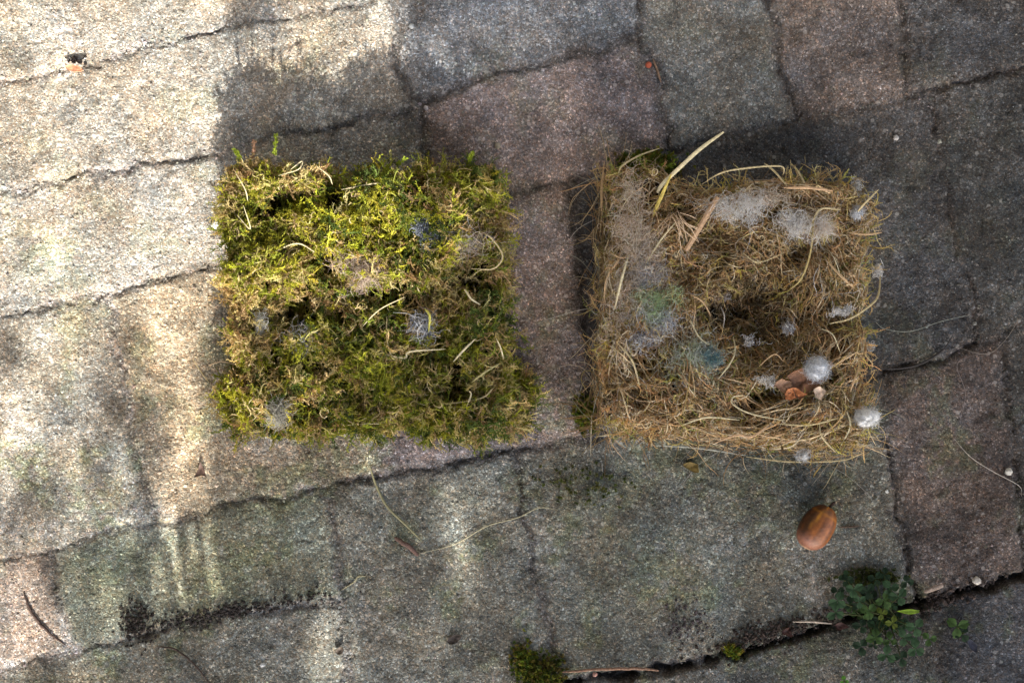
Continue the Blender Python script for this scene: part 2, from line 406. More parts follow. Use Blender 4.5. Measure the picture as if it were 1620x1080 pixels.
F = np.stack([ii[:-1, :-1], ii[:-1, 1:], ii[1:, 1:], ii[1:, :-1]], -1).reshape(-1, 4)
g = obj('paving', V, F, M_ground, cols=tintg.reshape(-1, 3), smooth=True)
tag(g, 'worn grey and reddish concrete paving stones with dirt filled joints', 'paving', kind='structure')
def gz(x, y):
    """height of the paving under a point"""
    ix = np.clip(np.searchsorted(GX, x), 1, nx - 1); iy = np.clip(np.searchsorted(GY, y), 1, ny - 1)
    return float(z[iy, ix])

# loose grit lying all over the stones
def grit(n, name, label):
    gpx = rng.uniform(-60, 1680, n); gpy = rng.uniform(-60, 1140, n)
    x = (gpx - 810) * S; y = (540 - gpy) * S
    ix = np.clip(np.searchsorted(GX, x), 1, nx - 1); iy = np.clip(np.searchsorted(GY, y), 1, ny - 1)
    jt = np.clip(edge[iy, ix] + deep[iy, ix], 0, 1)
    keep = rng.random(n) < (0.35 + 0.65 * jt)
    x, y, ix, iy, jt = x[keep], y[keep], ix[keep], iy[keep], jt[keep]; n = len(x)
    r = rng.uniform(0.00022, 0.0006, n) * (1 + 0.9 * (rng.random(n) ** 8) + 0.3 * jt)
    base = np.array([[1, 0, 0], [-1, 0, 0], [0, 1, 0], [0, -1, 0], [0, 0, 1], [0, 0, -1]], float)
    f = np.array([[0, 2, 4], [2, 1, 4], [1, 3, 4], [3, 0, 4], [2, 0, 5], [1, 2, 5], [3, 1, 5], [0, 3, 5]])
    th = rng.uniform(0, 6.28, n); c, s_ = np.cos(th), np.sin(th)
    B = base[None] * rng.uniform(0.6, 1.3, (n, 6, 1)) + rng.normal(0, .18, (n, 6, 3)); B[..., 2] *= 0.75
    bx = B[..., 0] * c[:, None] - B[..., 1] * s_[:, None]; by = B[..., 0] * s_[:, None] + B[..., 1] * c[:, None]
    Vv = np.stack([bx * r[:, None] + x[:, None], by * r[:, None] + y[:, None], B[..., 2] * r[:, None] + (z[iy, ix] + r * .25)[:, None]], -1)
    loc_c = tintg[iy, ix]
    br = rng.uniform(0.45, 1.7, n)
    br = np.where(rng.random(n) < 0.09, 2.3, br)
    cc = loc_c * br[:, None] + (br > 2)[:, None] * 0.06
    cc = np.clip(cc * rng.uniform(.92, 1.08, (n, 3)), .01, .7)
    o = obj(name, Vv.reshape(-1, 3), (f[None] + (np.arange(n) * 6)[:, None, None]).reshape(-1, 3), M_stone, cols=np.repeat(cc, 6, 0))
    tag(o, label, 'grit', kind='stuff')
grit(52000, 'grit', 'fine loose sand and grit scattered over the paving stones')

# ------------------------------------------------------------------ fibres and moss
def norm(v): return v / (np.linalg.norm(v, axis=-1, keepdims=True) + 1e-12)

def walk(P0, D0, Ls, K, curl=0.5, wob=0.35, r=None, zdamp=0.6):
    """N smooth wandering lines of K points"""
    r = r or rng; n = len(P0)
    D = norm(D0.astype(float)); pts = np.zeros((n, K, 3)); pts[:, 0] = P0
    ax = norm(r.normal(0, 1, (n, 3)) * np.array([.35, .35, 1])) * r.normal(0, curl, (n, 1))
    st = (Ls / (K - 1))[:, None]
    for k in range(1, K):
        D = D + np.cross(ax, D) + r.normal(0, wob, (n, 3)) * np.array([1, 1, zdamp])
        D = norm(D); pts[:, k] = pts[:, k - 1] + D * st
    return pts

def tubes(bag, pts, rad, col, sides=3, taper=0.35, flat=1.0):
    """pts (n,K,3); rad (n,), col (n,3)"""
    n, K, _ = pts.shape
    T = np.zeros_like(pts); T[:, 1:-1] = pts[:, 2:] - pts[:, :-2]; T[:, 0] = pts[:, 1] - pts[:, 0]; T[:, -1] = pts[:, -1] - pts[:, -2]
    T = norm(T)
    ref = np.where(np.abs(T[..., 2:3]) > .9, np.array([1., 0, 0]), np.array([0., 0, 1]))
    A = norm(np.cross(T, ref)); B = np.cross(T, A)
    t = np.linspace(0, 1, K); tp = 1 - (1 - taper) * np.abs(2 * t - 1) ** 3
    R = np.asarray(rad).reshape(-1, 1) * tp[None]
    V = np.zeros((n, K, sides, 3))
    for s_ in range(sides):
        a = 2 * math.pi * s_ / sides
        V[:, :, s_] = pts + R[..., None] * (A * math.cos(a) + B * flat * math.sin(a))
    idx = np.arange(n * K * sides).reshape(n, K, sides)
    q = []
    for s_ in range(sides):
        s2 = (s_ + 1) % sides
        q.append(np.stack([idx[:, :-1, s_], idx[:, 1:, s_], idx[:, 1:, s2], idx[:, :-1, s2]], -1).reshape(-1, 4))
    C = np.repeat(np.asarray(col)[:, None, :], K * sides, 1).reshape(-1, 3)
    bag.add(V.reshape(-1, 3), np.concatenate(q), C)

def leaflets(bag, pts, L, wd, col, per=2, r=None, spread=0.8):
    """tiny pointed leaves set round each line point"""
    r = r or rng; n, K, _ = pts.shape
    T = np.zeros_like(pts); T[:, 1:-1] = pts[:, 2:] - pts[:, :-2]; T[:, 0] = pts[:, 1] - pts[:, 0]; T[:, -1] = pts[:, -1] - pts[:, -2]
    T = np.repeat(norm(T).reshape(-1, 3), per, 0); p = np.repeat(pts.reshape(-1, 3), per, 0)
    m = len(p); rnd = norm(r.normal(0, 1, (m, 3)))
    out = norm(rnd - T * (rnd * T).sum(1, keepdims=True))
    d_ = norm(T * (1 - spread * .5) + out * spread)
    sd = norm(np.cross(d_, norm(r.normal(0, 1, (m, 3)))))
    Lr = np.repeat(np.broadcast_to(np.asarray(L), (n,)), K * per) * r.uniform(.6, 1.3, m)
    Wr = Lr * wd
    a = p; b = p + d_ * (Lr * .45)[:, None] + sd * Wr[:, None]; c = p + d_ * Lr[:, None]; e = p + d_ * (Lr * .45)[:, None] - sd * Wr[:, None]
    V = np.stack([a, b, c, e], 1)
    C = np.repeat(np.repeat(col, K * per, 0) * r.uniform(.75, 1.3, (m, 1)), 4, 0)
    bag.add(V.reshape(-1, 3), np.arange(m * 4).reshape(-1, 4), np.clip(C, 0.005, .8))

class Nest:
    def __init__(s, outline, Hn, seed, dip=None, zout=0.028, clump=0.006, low=None):
        s.out = np.array([P(x, y, zout)[:2] for x, y in outline]); s.H = Hn; s.seed = seed; s.dip = dip; s.cl = clump; s.hs = .012; s.ht = .565 if seed > 300 else .545; s.low = low or []
        s.lo = s.out.min(0); s.hi = s.out.max(0)
    def d(s, x, y):
        return inside_dist(x + .0050 * (vn(x / .011, y / .011, s.seed + 3) - .5) + .003 * (vn(x / .005, y / .005, s.seed + 4) - .5), y + .0050 * (vn(x / .011, y / .011, s.seed + 8) - .5), s.out) - (.0026 if s.seed > 300 else .0016)
    def hole(s, x, y):
        a = fbm(x / s.hs, y / s.hs, s.seed + 30, 2)
        return sstep(s.ht, s.ht + .10, a)
    def h(s, x, y, rough=1.0):
        dd = s.d(x, y)
        e = np.clip((dd + 0.0015) / 0.011, 0, 1); prof = np.sqrt(1 - (1 - e) ** 2)
        hh = s.H * np.ones_like(x)
        for cx, cy, rx, ry, a_ in s.low:
            c = P(cx, cy, 0.03); hh = hh - a_ * np.exp(-(((x - c[0]) / (rx * S)) ** 2 + ((y - c[1]) / (ry * S)) ** 2) ** 1.3)
        n_ = (fbm(x / 0.016, y / 0.016, s.seed, 3) - .5) * 2.2
        hh = hh + n_ * s.cl * rough - s.hole(x, y) * (.008 if s.seed > 300 else .015) * rough
        return np.maximum(hh * prof, 0)
    def sample(s, n):
        out = []
        tot = 0
        while tot < n:
            x = rng.uniform(s.lo[0], s.hi[0], n); y = rng.uniform(s.lo[1], s.hi[1], n)
            k = (s.d(x, y) > 0.0005) & (rng.random(n) > .8 * s.hole(x, y))
            out.append(np.stack([x[k], y[k]], 1)); tot += k.sum()
        return np.concatenate(out)[:n]
    def rim(s, n):
        """points along the outline with outward normals"""
        a = s.out; b = np.roll(a, -1, 0); L = np.linalg.norm(b - a, axis=1); c = np.cumsum(L) / L.sum()
        i = np.minimum(np.searchsorted(c, rng.random(n)), len(a) - 1); t = rng.random((n, 1))
        p = a[i] * (1 - t) + b[i] * t; e = norm(b[i] - a[i]); nn = np.stack([e[:, 1], -e[:, 0]], 1)
        area = 0.5 * np.sum(a[:, 0] * b[:, 1] - b[:, 0] * a[:, 1])
        if area < 0: nn = -nn
        return p, nn
    def core(s, parent, colr):
        N = 110
        x = np.linspace(s.lo[0] - .002, s.hi[0] + .002, N); y = np.linspace(s.lo[1] - .002, s.hi[1] + .002, N)
        X, Y = np.meshgrid(x, y)
        e = np.clip((s.d(X, Y) - 0.003) / 0.012, 0, 1)
        Z = np.maximum(s.h(X, Y) - 0.0075, 0) * np.sqrt(1 - (1 - e) ** 2) - 0.003 * (e <= 0) + 0.0005
        idx = np.arange(N * N).reshape(N, N)
        F = np.stack([idx[:-1, :-1], idx[:-1, 1:], idx[1:, 1:], idx[1:, :-1]], -1).reshape(-1, 4)
        t = (0.6 + .8 * fbm(X / .006, Y / .006, 9, 3))[..., None] * np.array(colr)
        return obj('core', np.stack([X, Y, Z], -1).reshape(-1, 3), F, M_core, parent, t.reshape(-1, 3), True)

def mosscarpet(nest, n_all, palette, weights, L=(.008, .016), leafL=.0011, up=.35, branches=5, colmask=None, bag=None, lift=(-.006, .002), r_st=.00020, rimf=.18, rimo=.45, riml=.5):
    bag = bag or Bag()
    q = nest.sample(int(n_all * (1 - rimf))); pr, nn = nest.rim(int(n_all * rimf))
    z1 = nest.h(q[:, 0], q[:, 1]) + rng.uniform(lift[0], lift[1], len(q))
    pin = pr - nn * .0058
    z2 = rng.uniform(.0, 1., len(pr)) * np.maximum(nest.h(pin[:, 0] - nn[:, 0] * .006, pin[:, 1] - nn[:, 1] * .006), .006)
    P0 = np.concatenate([np.column_stack([q, z1]), np.column_stack([pin, z2])])
    P0[:, 2] = np.maximum(P0[:, 2], .001)
    m = len(P0); th = rng.uniform(0, 6.283, m)
    # neighbours lie roughly the same way, in tufts
    th = th * .45 + 6.283 * fbm(P0[:, 0] / .014, P0[:, 1] / .014, nest.seed + 5, 2) * 1.5
    D0 = np.column_stack([np.cos(th), np.sin(th), rng.normal(up, .35, m)])
    k = len(q); D0[k:, :2] = nn * rimo + rng.normal(0, .6, (len(nn), 2)); D0[k:, 2] = rng.normal(.15, .35, len(nn))
    Ls = rng.uniform(L[0], L[1], m); Ls[k:] *= riml
    K = 8
    pts = walk(P0, D0, Ls, K, .22, .22)
    pts[..., 2] = np.maximum(pts[..., 2], .0008)
    pal = np.array(palette, float)
    sel = colmask(P0) if colmask is not None else (rng.random(m)[:, None] > np.cumsum(weights)[None, :-1]).sum(1)
    col = pal[sel] * rng.uniform(.7, 1.3, (m, 1)) * rng.uniform(.92, 1.08, (m, 3))
    tubes(bag, pts, np.full(m, r_st), np.clip(col * 1.35 + .02, 0, .8), 3, .5)
    leaflets(bag, pts, leafL, .21, col * .95, 3)
    for b in range(branches):
        ki = rng.integers(1, K - 1, m); base = pts[np.arange(m), ki]; T = norm(pts[np.arange(m), ki + 1] - base)
        o_ = norm(T * .7 + rng.normal(0, .6, (m, 3)) * np.array([1, 1, .5]))
        bp = walk(base, o_, Ls * rng.uniform(.22, .45, m), 5, .2, .2); bp[..., 2] = np.maximum(bp[..., 2], .0006)
        tubes(bag, bp, np.full(m, r_st * .7), np.clip(col, 0, .8), 3, .5)
        leaflets(bag, bp, leafL * .9, .18, col * rng.uniform(.9, 1.25, (m, 1)), 2)
    return bag

def hugging(nest, n, L, K, curl, wob, off, rad, palette, bag=None, pts0=None, ampl=.002, th0=None):
    """fibres that lie on the nest's surface"""
    bag = bag or Bag()
    q = nest.sample(n) if pts0 is None else pts0
    n = len(q); th = rng.uniform(0, 6.283, n) if th0 is None else th0
    D0 = np.column_stack([np.cos(th), np.sin(th), np.zeros(n)])
    Ls = rng.uniform(L[0], L[1], n)
    pts = walk(np.column_stack([q, np.zeros(n)]), D0, Ls, K, curl, wob, zdamp=.1)
    o = rng.uniform(off[0], off[1], n)[:, None]; ph = rng.uniform(0, 6.28, (n, 1)); t = np.linspace(0, 1, K)[None]
    # keep fibres from sticking far out past the nest's side
    hh = nest.h(pts[..., 0], pts[..., 1], .8)
    hs = hh.copy(); hs[:, 1:-1] = (hh[:, :-2] + hh[:, 1:-1] * 2 + hh[:, 2:]) / 4
    pts[..., 2] = np.maximum(hs, .0008) + o + ampl * np.sin(t * 7 + ph)
    pts[..., 2] = np.maximum(pts[..., 2], .0006)
    dd = nest.d(pts[..., 0], pts[..., 1])
    ok = (dd.min(1) > (-.0012 if nest.seed > 300 else -.003))
    pts = pts[ok]; n = len(pts)
    pal = np.array(palette, float); col = pal[rng.integers(0, len(pal), n)] * rng.uniform(.65, 1.3, (n, 1))
    tubes(bag, pts, rng.uniform(rad[0], rad[1], n), np.clip(col, 0, .8), 3, .4)
    return bag

def woolspread(n):
    k = 11; cen = rng.normal(0, .50, (k, 3)); u = cen[rng.integers(0, k, n)] + rng.normal(0, .26, (n, 3)) * rng.uniform(.6, 1.8, (n, 1)); u[:, 2] *= .8
    return u

def wool(cx, cy, cz, rx, ry, rz, n, cols, rad=(.00005, .00009), L=(.006, .014), K=9, curl=.5, bag=None, rot=0.0, dens=.55):
    """a tangle of very fine hairs filling an ellipsoid"""
    bag = bag or Bag(); c = P(cx, cy, cz)
    u = norm(rng.normal(0, 1, (n, 3))) * (rng.random((n, 1)) ** dens) if dens < .5 else woolspread(n)
    x, y = u[:, 0] * rx * S, u[:, 1] * ry * S
    P0 = np.column_stack([c[0] + x * math.cos(rot) - y * math.sin(rot), c[1] + x * math.sin(rot) + y * math.cos(rot), c[2] + u[:, 2] * rz])
    th = rng.uniform(0, 6.283, n); D0 = np.column_stack([np.cos(th), np.sin(th), rng.normal(0, .25, n)])
    pts = walk(P0, D0, rng.uniform(L[0], L[1], n), K, curl, .25, zdamp=.3)
    pts = pts - (pts.mean(1, keepdims=True) - P0[:, None]) * .85
    pts[..., 2] = np.maximum(pts[..., 2], .0006)
    cc = np.array(cols, float); col = cc[rng.integers(0, len(cc), n)] * rng.uniform(.7, 1.2, (n, 1))
    tubes(bag, pts, rng.uniform(rad[0], rad[1], n), np.clip(col, 0, .85), 3, .5)
    return bag

def strand(path, rad, col, taper=.4, flat=1.0, sides=5, bag=None, sub=5, wob=0.0):
    """one stalk along a list of points (px, py, z); returns a Bag"""
    bag = bag or Bag(); A = np.array([P(*p) for p in path])
    if len(A) > 2:
        t = np.linspace(0, len(A) - 1, (len(A) - 1) * sub + 1); i = np.minimum(t.astype(int), len(A) - 2); f = (t - i)[:, None]
        Q = np.vstack([2 * A[0] - A[1], A, 2 * A[-1] - A[-2]])
        p0, p1, p2, p3 = Q[i], Q[i + 1], Q[i + 2], Q[i + 3]
        A = .5 * (2 * p1 + (p2 - p0) * f + (2 * p0 - 5 * p1 + 4 * p2 - p3) * f ** 2 + (3 * p1 - p0 - 3 * p2 + p3) * f ** 3)
    else:
        t = np.linspace(0, 1, 8)[:, None]; A = A[0] * (1 - t) + A[1] * t
    if wob: A = A + rng.normal(0, wob, A.shape)
    tubes(bag, A[None], np.array([rad]), np.array([col]), sides, taper, flat)
    return bag

# ------------------------------------------------------------------ the moss nest (left)
out1 = [(345, 262), (380, 246), (440, 246), (480, 262), (560, 272), (640, 264), (730, 252), (790, 258), (805, 290), (806, 420), (808, 520), (800, 578), (845, 592), (853, 636), (828, 678), (782, 694),
        (735, 706), (640, 697), (560, 692), (500, 706), (440, 706), (400, 696), (350, 684), (338, 650), (328, 612), (344, 590), (362, 572), (356, 500), (349, 400)]
N1 = Nest(out1, .037, 201, clump=.011, low=[(835, 640, 34, 60, .022), (345, 640, 28, 60, .014), (480, 320, 60, 22, .010), (700, 480, 60, 40, .010), (560, 620, 70, 30, .011), (430, 480, 40, 30, .008), (480, 690, 30, 20, .01)])
c1 = P(575, 480, 0); c1[2] = 0
moss_nest = thing('moss_nest', 'square bird nest of yellow green moss, left of the two nests on the paving', 'bird nest', c1)
N1.core(moss_nest, (.020, .015, .008))
PAL1 = [(.29, .29, .024), (.19, .215, .022), (.44, .42, .038), (.50, .40, .19), (.32, .22, .10), (.075, .11, .018), (.38, .32, .10)]
def mask1(p):
    x, y = p[:, 0], p[:, 1]; n = len(x); gx = x / S + 810; gy = 540 - y / S
    a = fbm(x / .020, y / .020, 301, 3); b = fbm(x / .017, y / .017, 305, 3); r_ = rng.random(n)
    sel = np.zeros(n, int)
    sel[r_ < .35] = 1; sel[r_ > .8] = 6
    br = np.exp(-(((gx - 560) / 110) ** 2 + ((gy - 380) / 70) ** 2)) + np.exp(-(((gx - 420) / 60) ** 2 + ((gy - 640) / 60) ** 2)) * .7
    sel[(rng.random(n) < br * .75)] = 2
    dry = sstep(.50, .62, a) * .85 + .13 + .6 * np.exp(-(((gx - 390) / 60) ** 2 + ((gy - 500) / 60) ** 2)) + .4 * np.exp(-(((gx - 560) / 150) ** 2 + ((gy - 470) / 60) ** 2))
    sel = np.where(rng.random(n) < dry * .50, 3, sel)
    sel = np.where(rng.random(n) < dry * .26, 4, sel)
    dk = sstep(.52, .64, b) * sstep(350, 800, gx) + .25 * sstep(480, 700, gy)
    sel = np.where(rng.random(n) < dk * .6, 5, sel)
    return sel
mosscarpet(N1, 8200, PAL1, None, colmask=mask1, L=(.006, .0125), leafL=.00115, r_st=.00023, riml=.36).build('moss_mat', M_moss, moss_nest)
hb = hugging(N1, 2600, (.005, .018), 11, .45, .30, (-.004, .0032), (.00018, .00034), [(.52, .46, .12), (.46, .42, .08), (.38, .38, .06), (.60, .48, .24), (.50, .40, .20), (.42, .32, .15), (.55, .46, .26), (.30, .22, .12), (.45, .42, .15)])
hugging(N1, 900, (.004, .010), 9, .6, .3, (-.003, .004), (.00014, .00024), [(.30, .34, .03), (.40, .40, .04), (.50, .40, .18), (.34, .22, .10)], bag=hb)
o = hb.build('dry_stems', M_dry, moss_nest); o['kind'] = 'stuff'
TAN = (.56, .46, .25); PALE = (.66, .58, .36)
for pth, r_, c_ in [
    ([(600, 558, .040), (640, 566, .041), (648, 556, .042), (705, 552, .042)], .00045, PALE), ([(717, 572, .042), (735, 552, .044), (752, 536, .043)], .0005, PALE),
    ([(785, 535, .043), (792, 550, .042), (797, 568, .038)], .00035, PALE), ([(612, 500, .041), (612, 530, .042), (618, 560, .041), (640, 572, .038)], .0003, TAN),
    ([(735, 457, .042), (745, 472, .043), (760, 482, .041)], .00045, PALE), ([(745, 425, .041), (780, 425, .043), (795, 405, .043), (780, 380, .043), (765, 368, .042)], .0004, TAN),
    ([(400, 665, .037), (415, 650, .040), (435, 660, .037)], .0003, PALE), ([(360, 620, .028), (395, 575, .030), (380, 555, .036)], .0003, TAN),
    ([(330, 578, .012), (350, 572, .018), (378, 578, .030)], .0003, (.5, .36, .22)), ([(305, 568, .004), (318, 588, .006), (330, 604, .016)], .00028, TAN),
    ([(672, 488, .044), (680, 500, .045), (678, 525, .044)], .0006, (.50, .48, .10)), ([(375, 340, .040), (396, 362, .042), (385, 325, .043)], .0003, PALE),
    ([(460, 268, .041), (478, 255, .043), (472, 268, .044), (440, 278, .043)], .0003, PALE), ([(372, 272, .041), (388, 300, .042), (392, 318, .04)], .00028, PALE),
    ([(500, 262, .039), (520, 278, .041), (526, 292, .04)], .0003, PALE), ([(747, 604, .041), (765, 590, .043), (790, 575, .038)], .0004, (.5, .45, .2)),
    ([(735, 650, .041), (745, 625, .043), (742, 618, .043)], .0004, PALE), ([(585, 420, .041), (560, 405, .043), (530, 398, .041)], .0003, PALE), ([(430, 400, .041), (470, 385, .043), (500, 400, .042)], .0003, PALE),
    ([(700, 640, .038), (760, 630, .041), (782, 612, .04)], .00035, TAN), ([(640, 470, .041), (600, 490, .043), (570, 520, .041)], .0003, PALE), ([(540, 300, .041), (600, 290, .042), (650, 300, .041)], .0003, PALE)]:
    strand(pth, r_, c_, .25, .6).build('straw', M_dry, moss_nest)
# upright moss shoots that stick out of the edge
for bx, by, tx, ty in [(434, 245, 436, 215), (628, 262, 641, 250), (382, 252, 372, 238), (742, 255, 748, 243), (400, 250, 402, 224)]:
    st = np.array([P(bx, by, .030), P((bx + tx) / 2, (by + ty) / 2, .036), P(tx, ty, .043)])
    pp = np.array([st[0] * (1 - t) ** 2 + 2 * st[1] * t * (1 - t) + st[2] * t * t for t in np.linspace(0, 1, 12)])[None]
    b = Bag(); cc = np.array([[.24, .30, .03]]) if bx != 400 else np.array([[.30, .18, .12]])
    tubes(b, pp, np.array([.0003]), cc); leaflets(b, pp, .0016, .25, cc, 7)
    b.build('moss_shoot', M_moss, moss_nest)
GRY = [(.60, .60, .60), (.72, .71, .70), (.42, .42, .46)]
BLU = [(.26, .30, .37), (.40, .44, .52), (.16, .18, .23), (.56, .59, .64)]
BEI = [(.66, .55, .44), (.74, .66, .56), (.54, .43, .34), (.66, .52, .48)]
wool(683, 370, .0425, 13, 22, .002, 1500, BLU, (.00008, .00014), (.003, .007), curl=.7).build('grey_down', M_wool, moss_nest, label='slate grey tuft of down on the upper right of the moss')
wool(668, 520, .040, 17, 15, .003, 220, GRY + BLU, (.00006, .0001)).build('grey_down', M_wool, moss_nest, label='thin grey blue down in the lower middle of the moss')
wool(580, 432, .042, 30, 20, .003, 420, BEI, (.00006, .0001)).build('animal_hair', M_wool, moss_nest, label='pinkish beige pad of hair in the middle of the moss')
wool(735, 385, .041, 40, 28, .003, 210, GRY + BEI + [(.4, .36, .22)], (.00006, .0001)).build('animal_hair', M_wool, moss_nest, label='thin grey hair matted on the right of the moss')
wool(440, 656, .040, 15, 17, .004, 260, [(.5, .48, .42), (.6, .58, .5)], (.0001, .00016), (.005, .010), curl=.2).build('grey_down', M_wool, moss_nest, label='pale grey feathery tuft near the bottom left of the moss')
wool(485, 535, .038, 30, 16, .003, 180, GRY, (.00006, .0001)).build('grey_down', M_wool, moss_nest)
wool(412, 512, .040, 7, 16, .002, 120, [(.7, .7, .66)], (.00006, .0001), (.003, .006)).build('grey_down', M_wool, moss_nest)

# ------------------------------------------------------------------ the hair-lined nest (right)
out2 = [(952, 262), (1000, 250), (1045, 252), (1100, 286), (1200, 276), (1290, 268), (1345, 270), (1398, 305), (1394, 380), (1386, 480), (1380, 580), (1384, 670), (1366, 714), (1300, 728), (1200, 716), (1100, 702),
        (1000, 692), (944, 684), (938, 600), (946, 500), (942, 400), (948, 320)]
N2 = Nest(out2, .033, 401, clump=.0075, low=[(1185, 500, 62, 62, .019), (1240, 520, 120, 100, .007), (1230, 455, 110, 80, .005), (1080, 430, 25, 30, .007), (950, 480, 14, 240, .006), (1345, 330, 30, 25, .008)])
c2 = P(1165, 490, 0); c2[2] = 0
grass_nest = thing('grass_nest', 'square brown bird nest of dry grass and hair with a sunken cup', 'bird nest', c2)
N2.core(grass_nest, (.030, .018, .009))
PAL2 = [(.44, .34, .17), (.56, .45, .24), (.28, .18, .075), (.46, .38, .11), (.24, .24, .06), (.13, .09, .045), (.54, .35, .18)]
def mask2(p):
    x, y = p[:, 0], p[:, 1]; n = len(x); gx = x / S + 810; gy = 540 - y / S
    a = fbm(x / .016, y / .016, 501, 3); r_ = rng.random(n)
    sel = np.where(r_ < .35, 0, np.where(r_ < .62, 1, np.where(r_ < .8, 2, 3)))
    sel = np.where(rng.random(n) < sstep(.52, .62, a) * .6, 6, sel)
    gr = .55 * np.exp(-(((gx - 1000) / 45) ** 2 + ((gy - 295) / 40) ** 2)) + .35 * np.exp(-(((gx - 1310) / 50) ** 2 + ((gy - 460) / 50) ** 2)) + .4 * np.exp(-(((gx - 1130) / 60) ** 2 + ((gy - 600) / 50) ** 2)) + .06
    sel = np.where(rng.random(n) < gr, 4, sel)
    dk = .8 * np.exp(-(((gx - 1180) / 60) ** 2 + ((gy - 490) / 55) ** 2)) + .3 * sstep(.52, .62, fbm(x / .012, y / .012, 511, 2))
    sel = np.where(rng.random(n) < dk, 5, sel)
    return sel
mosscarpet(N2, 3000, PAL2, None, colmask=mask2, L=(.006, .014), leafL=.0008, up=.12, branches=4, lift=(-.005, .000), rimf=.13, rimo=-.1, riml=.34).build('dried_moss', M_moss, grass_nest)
FIB = [(.62, .50, .30), (.62, .44, .25), (.46, .31, .15), (.66, .56, .38), (.30, .18, .08), (.38, .27, .10), (.50, .30, .13), (.46, .32, .14), (.55, .42, .21), (.36, .22, .09), (.62, .50, .30), (.42, .24, .11), (.28, .19, .09), (.50, .40, .15), (.58, .40, .24)]
hb = hugging(N2, 4600, (.006, .024), 13, .40, .26, (-.008, .0032), (.00014, .00032), FIB)
hugging(N2, 1300, (.008, .022), 13, .75, .12, (-.002, .003), (.00018, .00034), FIB[:7], bag=hb)
# bent stems wound round the cup
nn_ = 800; q = N2.sample(nn_ * 2); cc_ = P(1185, 500, .03)[:2]; rr = q - cc_; kk = (np.linalg.norm(rr, axis=1) > .02); q = q[kk]; rr = rr[kk]
hugging(N2, 0, (.018, .045), 15, .10, .08, (-.001, .0038), (.00018, .00038), FIB[:7], bag=hb, pts0=q, th0=np.arctan2(rr[:, 1], rr[:, 0]) + math.pi / 2 + rng.normal(0, .35, len(q)))
o = hb.build('grass_fibres', M_dry, grass_nest); o['kind'] = 'stuff'
hb = hugging(N2, 800, (.008, .030), 13, .38, .22, (.000, .004), (.00008, .00013), [(.72, .66, .56), (.60, .52, .42), (.8, .76, .7), (.55, .44, .3)])
o = hb.build('fine_hair', M_wool, grass_nest); o['kind'] = 'stuff'
# a frayed edge lying on the stone along the bottom and left side
pr, nr = N2.rim(1500); tb = Bag()
keepm = (pr[:, 1] < P(0, 640)[1]) | (pr[:, 0] < P(965, 0)[0]); pr, nr = pr[keepm], nr[keepm]; n_ = len(pr)
tng = np.column_stack([-nr[:, 1], nr[:, 0]]) * np.sign(rng.normal(0, 1, (n_, 1)))
D0 = np.column_stack([tng * 1.0 + nr * rng.normal(.02, .16, (n_, 1)), rng.normal(0, .05, n_)])
pts = walk(np.column_stack([pr + nr * rng.uniform(-.007, -.0012, (n_, 1)), rng.uniform(.001, .022, n_)]), D0, rng.uniform(.008, .03, n_), 11, .12, .10, zdamp=.5)
pts[..., 2] = np.maximum(pts[..., 2], .0008)
tubes(tb, pts, rng.uniform(.0001, .00022, n_), np.array(FIB + [(.30, .30, .22), (.42, .42, .34)])[rng.integers(0, 17, n_)] * rng.uniform(.5, 1.1, (n_, 1)))
o = tb.build('frayed_edge', M_dry, grass_nest); o['kind'] = 'stuff'

